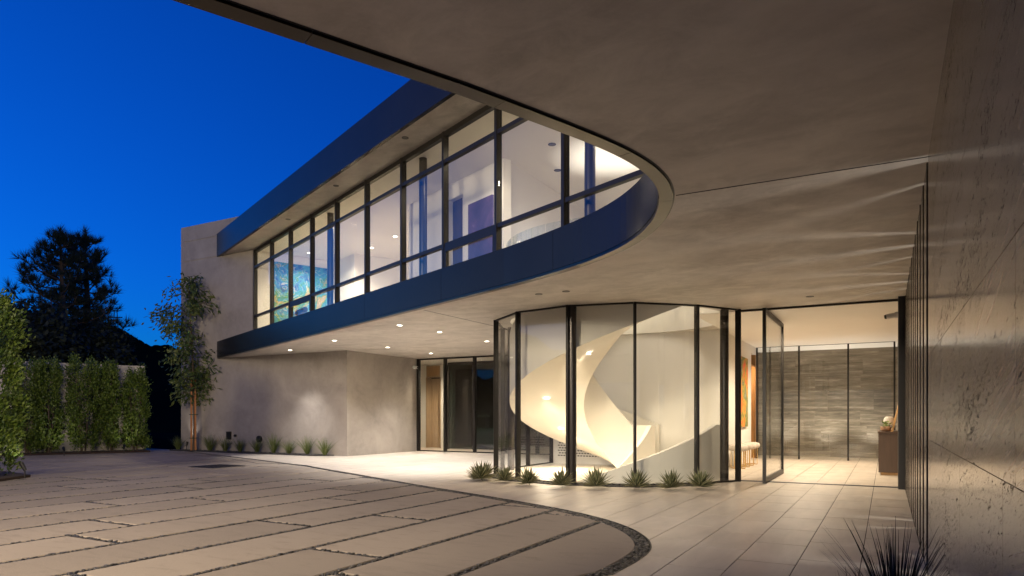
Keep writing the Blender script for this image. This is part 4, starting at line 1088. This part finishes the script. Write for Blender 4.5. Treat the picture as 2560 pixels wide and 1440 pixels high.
# pine beyond the wall
def pine(c, h, r, lab, seed, z0=0):
    rnd = random.Random(seed); t = thing('pine_tree', lab, 'tree', (*c, z0)); m = MB(); f = MB()
    m.tube([(c[0], c[1], z0-1), (c[0]+.2, c[1], z0+h*.5), (c[0], c[1], z0+h*.97)], [.35, .2, .03], 8)
    def tuft(p, d, s, n=30):
        for _ in range(n):
            q = (d+Vector((rnd.gauss(0, .45), rnd.gauss(0, .45), rnd.gauss(0, .45)))).normalized(); sd = q.cross(Vector((rnd.gauss(0, 1), rnd.gauss(0, 1), rnd.gauss(0, 1)))).normalized()*.012
            L = .5*s*rnd.uniform(.7, 1.1); f.add([p-sd, p+sd, p+q*L], [(0, 1, 2)])
    n = 52
    for k in range(n):
        u_ = (k+rnd.random())/n; z = z0+h*(.26+.70*u_); a = k*2.4+rnd.uniform(-.5, .5); L = r*(1-u_)**.7*rnd.uniform(.45, 1.1)+.3
        d = Vector((math.cos(a), math.sin(a), rnd.uniform(-.05, .2))); p0 = Vector((c[0], c[1], z)); up = Vector((0, 0, 1))
        pts = [p0, p0+d*L*.5, p0+d*L*.85+up*.12*L, p0+d*L+up*.35*L]; m.tube(pts, [.05, .035, .022, .012], 5)
        for j in range(int(4+L*4.5)):
            tt = rnd.uniform(.35, 1.0); base = p0+d*L*tt+up*.35*L*max(0, (tt-.5)*2)**2; sdv = Vector((rnd.gauss(0, 1), rnd.gauss(0, 1), rnd.uniform(0, .8))).normalized(); l2 = rnd.uniform(.15, .55)
            tip = base+sdv*l2; m.tube([base, tip], [.014, .008], 4); dirn = (sdv*.5+Vector((d.x*.4, d.y*.4, .8))).normalized()
            tuft(tip, dirn, rnd.uniform(.8, 1.15)); tuft(base+sdv*l2*.5, dirn, .8, 16)
        tuft(pts[-1], Vector((d.x*.3, d.y*.3, 1)).normalized(), 1.1, 40)
    for k in range(9): tuft(Vector((c[0], c[1], z0+h*.9+k*.12)), Vector((0, 0, 1)), 1.0)
    m.build('trunk', M['bark'], t); f.build('crown', M['pine'], t)
def darktree(c, h, r, lab, seed, z0=0, n=4500):
    rnd = random.Random(seed); t = thing('dark_tree', lab, 'tree', (*c, z0), 'dark trees beyond the garden wall'); m = MB(); f = MB()
    m.tube([(c[0], c[1], z0-1), (c[0]+.1, c[1], z0+h*.45), (c[0], c[1], z0+h*.8)], [.3, .2, .05], 7); cl = []
    for k in range(26):
        a = rnd.uniform(0, 6.28); e = rnd.uniform(-.5, 1.4); q = Vector((c[0]+r*.75*math.cos(a)*math.cos(e)*rnd.uniform(.4, 1), c[1]+r*.75*math.sin(a)*math.cos(e)*rnd.uniform(.4, 1), z0+h*.6+h*.34*math.sin(e)*rnd.uniform(.6, 1))); cl.append((q, rnd.uniform(.3, .55)*r*.6))
        m.tube([(c[0], c[1], z0+h*.4), tuple(q)], [.06, .015], 5)
    for _ in range(n):
        q, s = rnd.choice(cl); d = Vector((rnd.gauss(0, 1), rnd.gauss(0, 1), rnd.gauss(0, .8))); leafquad(f, q+d*s*.55, Vector((rnd.gauss(0, 1), rnd.gauss(0, 1), rnd.gauss(.2, .8))).normalized(), .26, .07, rnd)
    m.build('trunk', M['bark'], t); f.build('crown', M['oaktree'], t)
def place(px, Y): return ((px-1280)/F*Y, Y)
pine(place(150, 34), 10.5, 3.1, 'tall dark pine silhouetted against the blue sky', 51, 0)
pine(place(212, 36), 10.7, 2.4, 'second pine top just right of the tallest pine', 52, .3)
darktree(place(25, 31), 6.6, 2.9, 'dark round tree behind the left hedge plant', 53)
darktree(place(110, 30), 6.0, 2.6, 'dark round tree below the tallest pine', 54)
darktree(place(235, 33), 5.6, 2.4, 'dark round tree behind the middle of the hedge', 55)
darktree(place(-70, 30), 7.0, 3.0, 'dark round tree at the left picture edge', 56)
# hills
def hill(pts, Y, dep, name='hill'):
    m = MB(); n = len(pts); vs = []
    rr = random.Random(4); fine = []
    for (x0, y0), (x1, y1) in zip(pts[:-1], pts[1:]):
        for k in range(24): t = k/24; fine.append((x0+(x1-x0)*t, y0+(y1-y0)*t+rr.uniform(-1.6, 1.6)))
    fine.append(pts[-1]); n = len(fine)
    for x, y in fine:
        X = (x-1280)/F*Y; z = H+(HOR-y)/F*Y; vs += [(X, Y-dep, -.5), (X, Y-dep*.4, z*.6), (X, Y, z), (X*1.05, Y+dep, -.5)]
    fs = []
    for i in range(n-1):
        for k in range(3): fs.append((4*i+k, 4*i+4+k, 4*i+5+k, 4*i+1+k))
    m.add(vs, fs); struct(m.build(name, M['hill']))
hill([(-700, 760), (-200, 800), (100, 790), (250, 800), (300, 822), (350, 850), (400, 880), (460, 915), (560, 950), (900, 1000)], 75, 22)
hill([(-900, 900), (100, 905), (300, 868), (420, 862), (520, 900), (800, 980)], 160, 40)
# unseen bank added on the left to darken reflections in glass and fascia
m = MB(); rr = random.Random(14); vs = []
for i in range(60):
    y = -45+i*1.35; z = 6.5+1.6*math.sin(i*.37)+rr.uniform(-.5, .5); x = -44+2*math.sin(i*.2); vs += [(x+9, y, -.3), (x+3, y, z*.7), (x, y, z), (x-10, y, -.3)]
m.add(vs, [(4*i+k, 4*i+1+k, 4*i+5+k, 4*i+4+k) for i in range(59) for k in range(3)]); struct(m.build('hill', M['hill']))
# pylon on the ridge
p = place(289, 72); py = thing('power_pylon', 'tiny lattice power pylon on the dark ridge', 'pylon', (*p, 9)); m = MB()
for sx in (-.35, .35): m.tube([(p[0]+sx, p[1], 9), (p[0]+sx*.4, p[1], 12.2)], .05, 4)
m.build('mast', M['black'], py); m = MB()
for z, l in ((11.0, .9), (11.6, .7)): m.tube([(p[0]-l, p[1], z), (p[0]+l, p[1], z)], .05, 4)
m.build('cross_arm', M['black'], py)
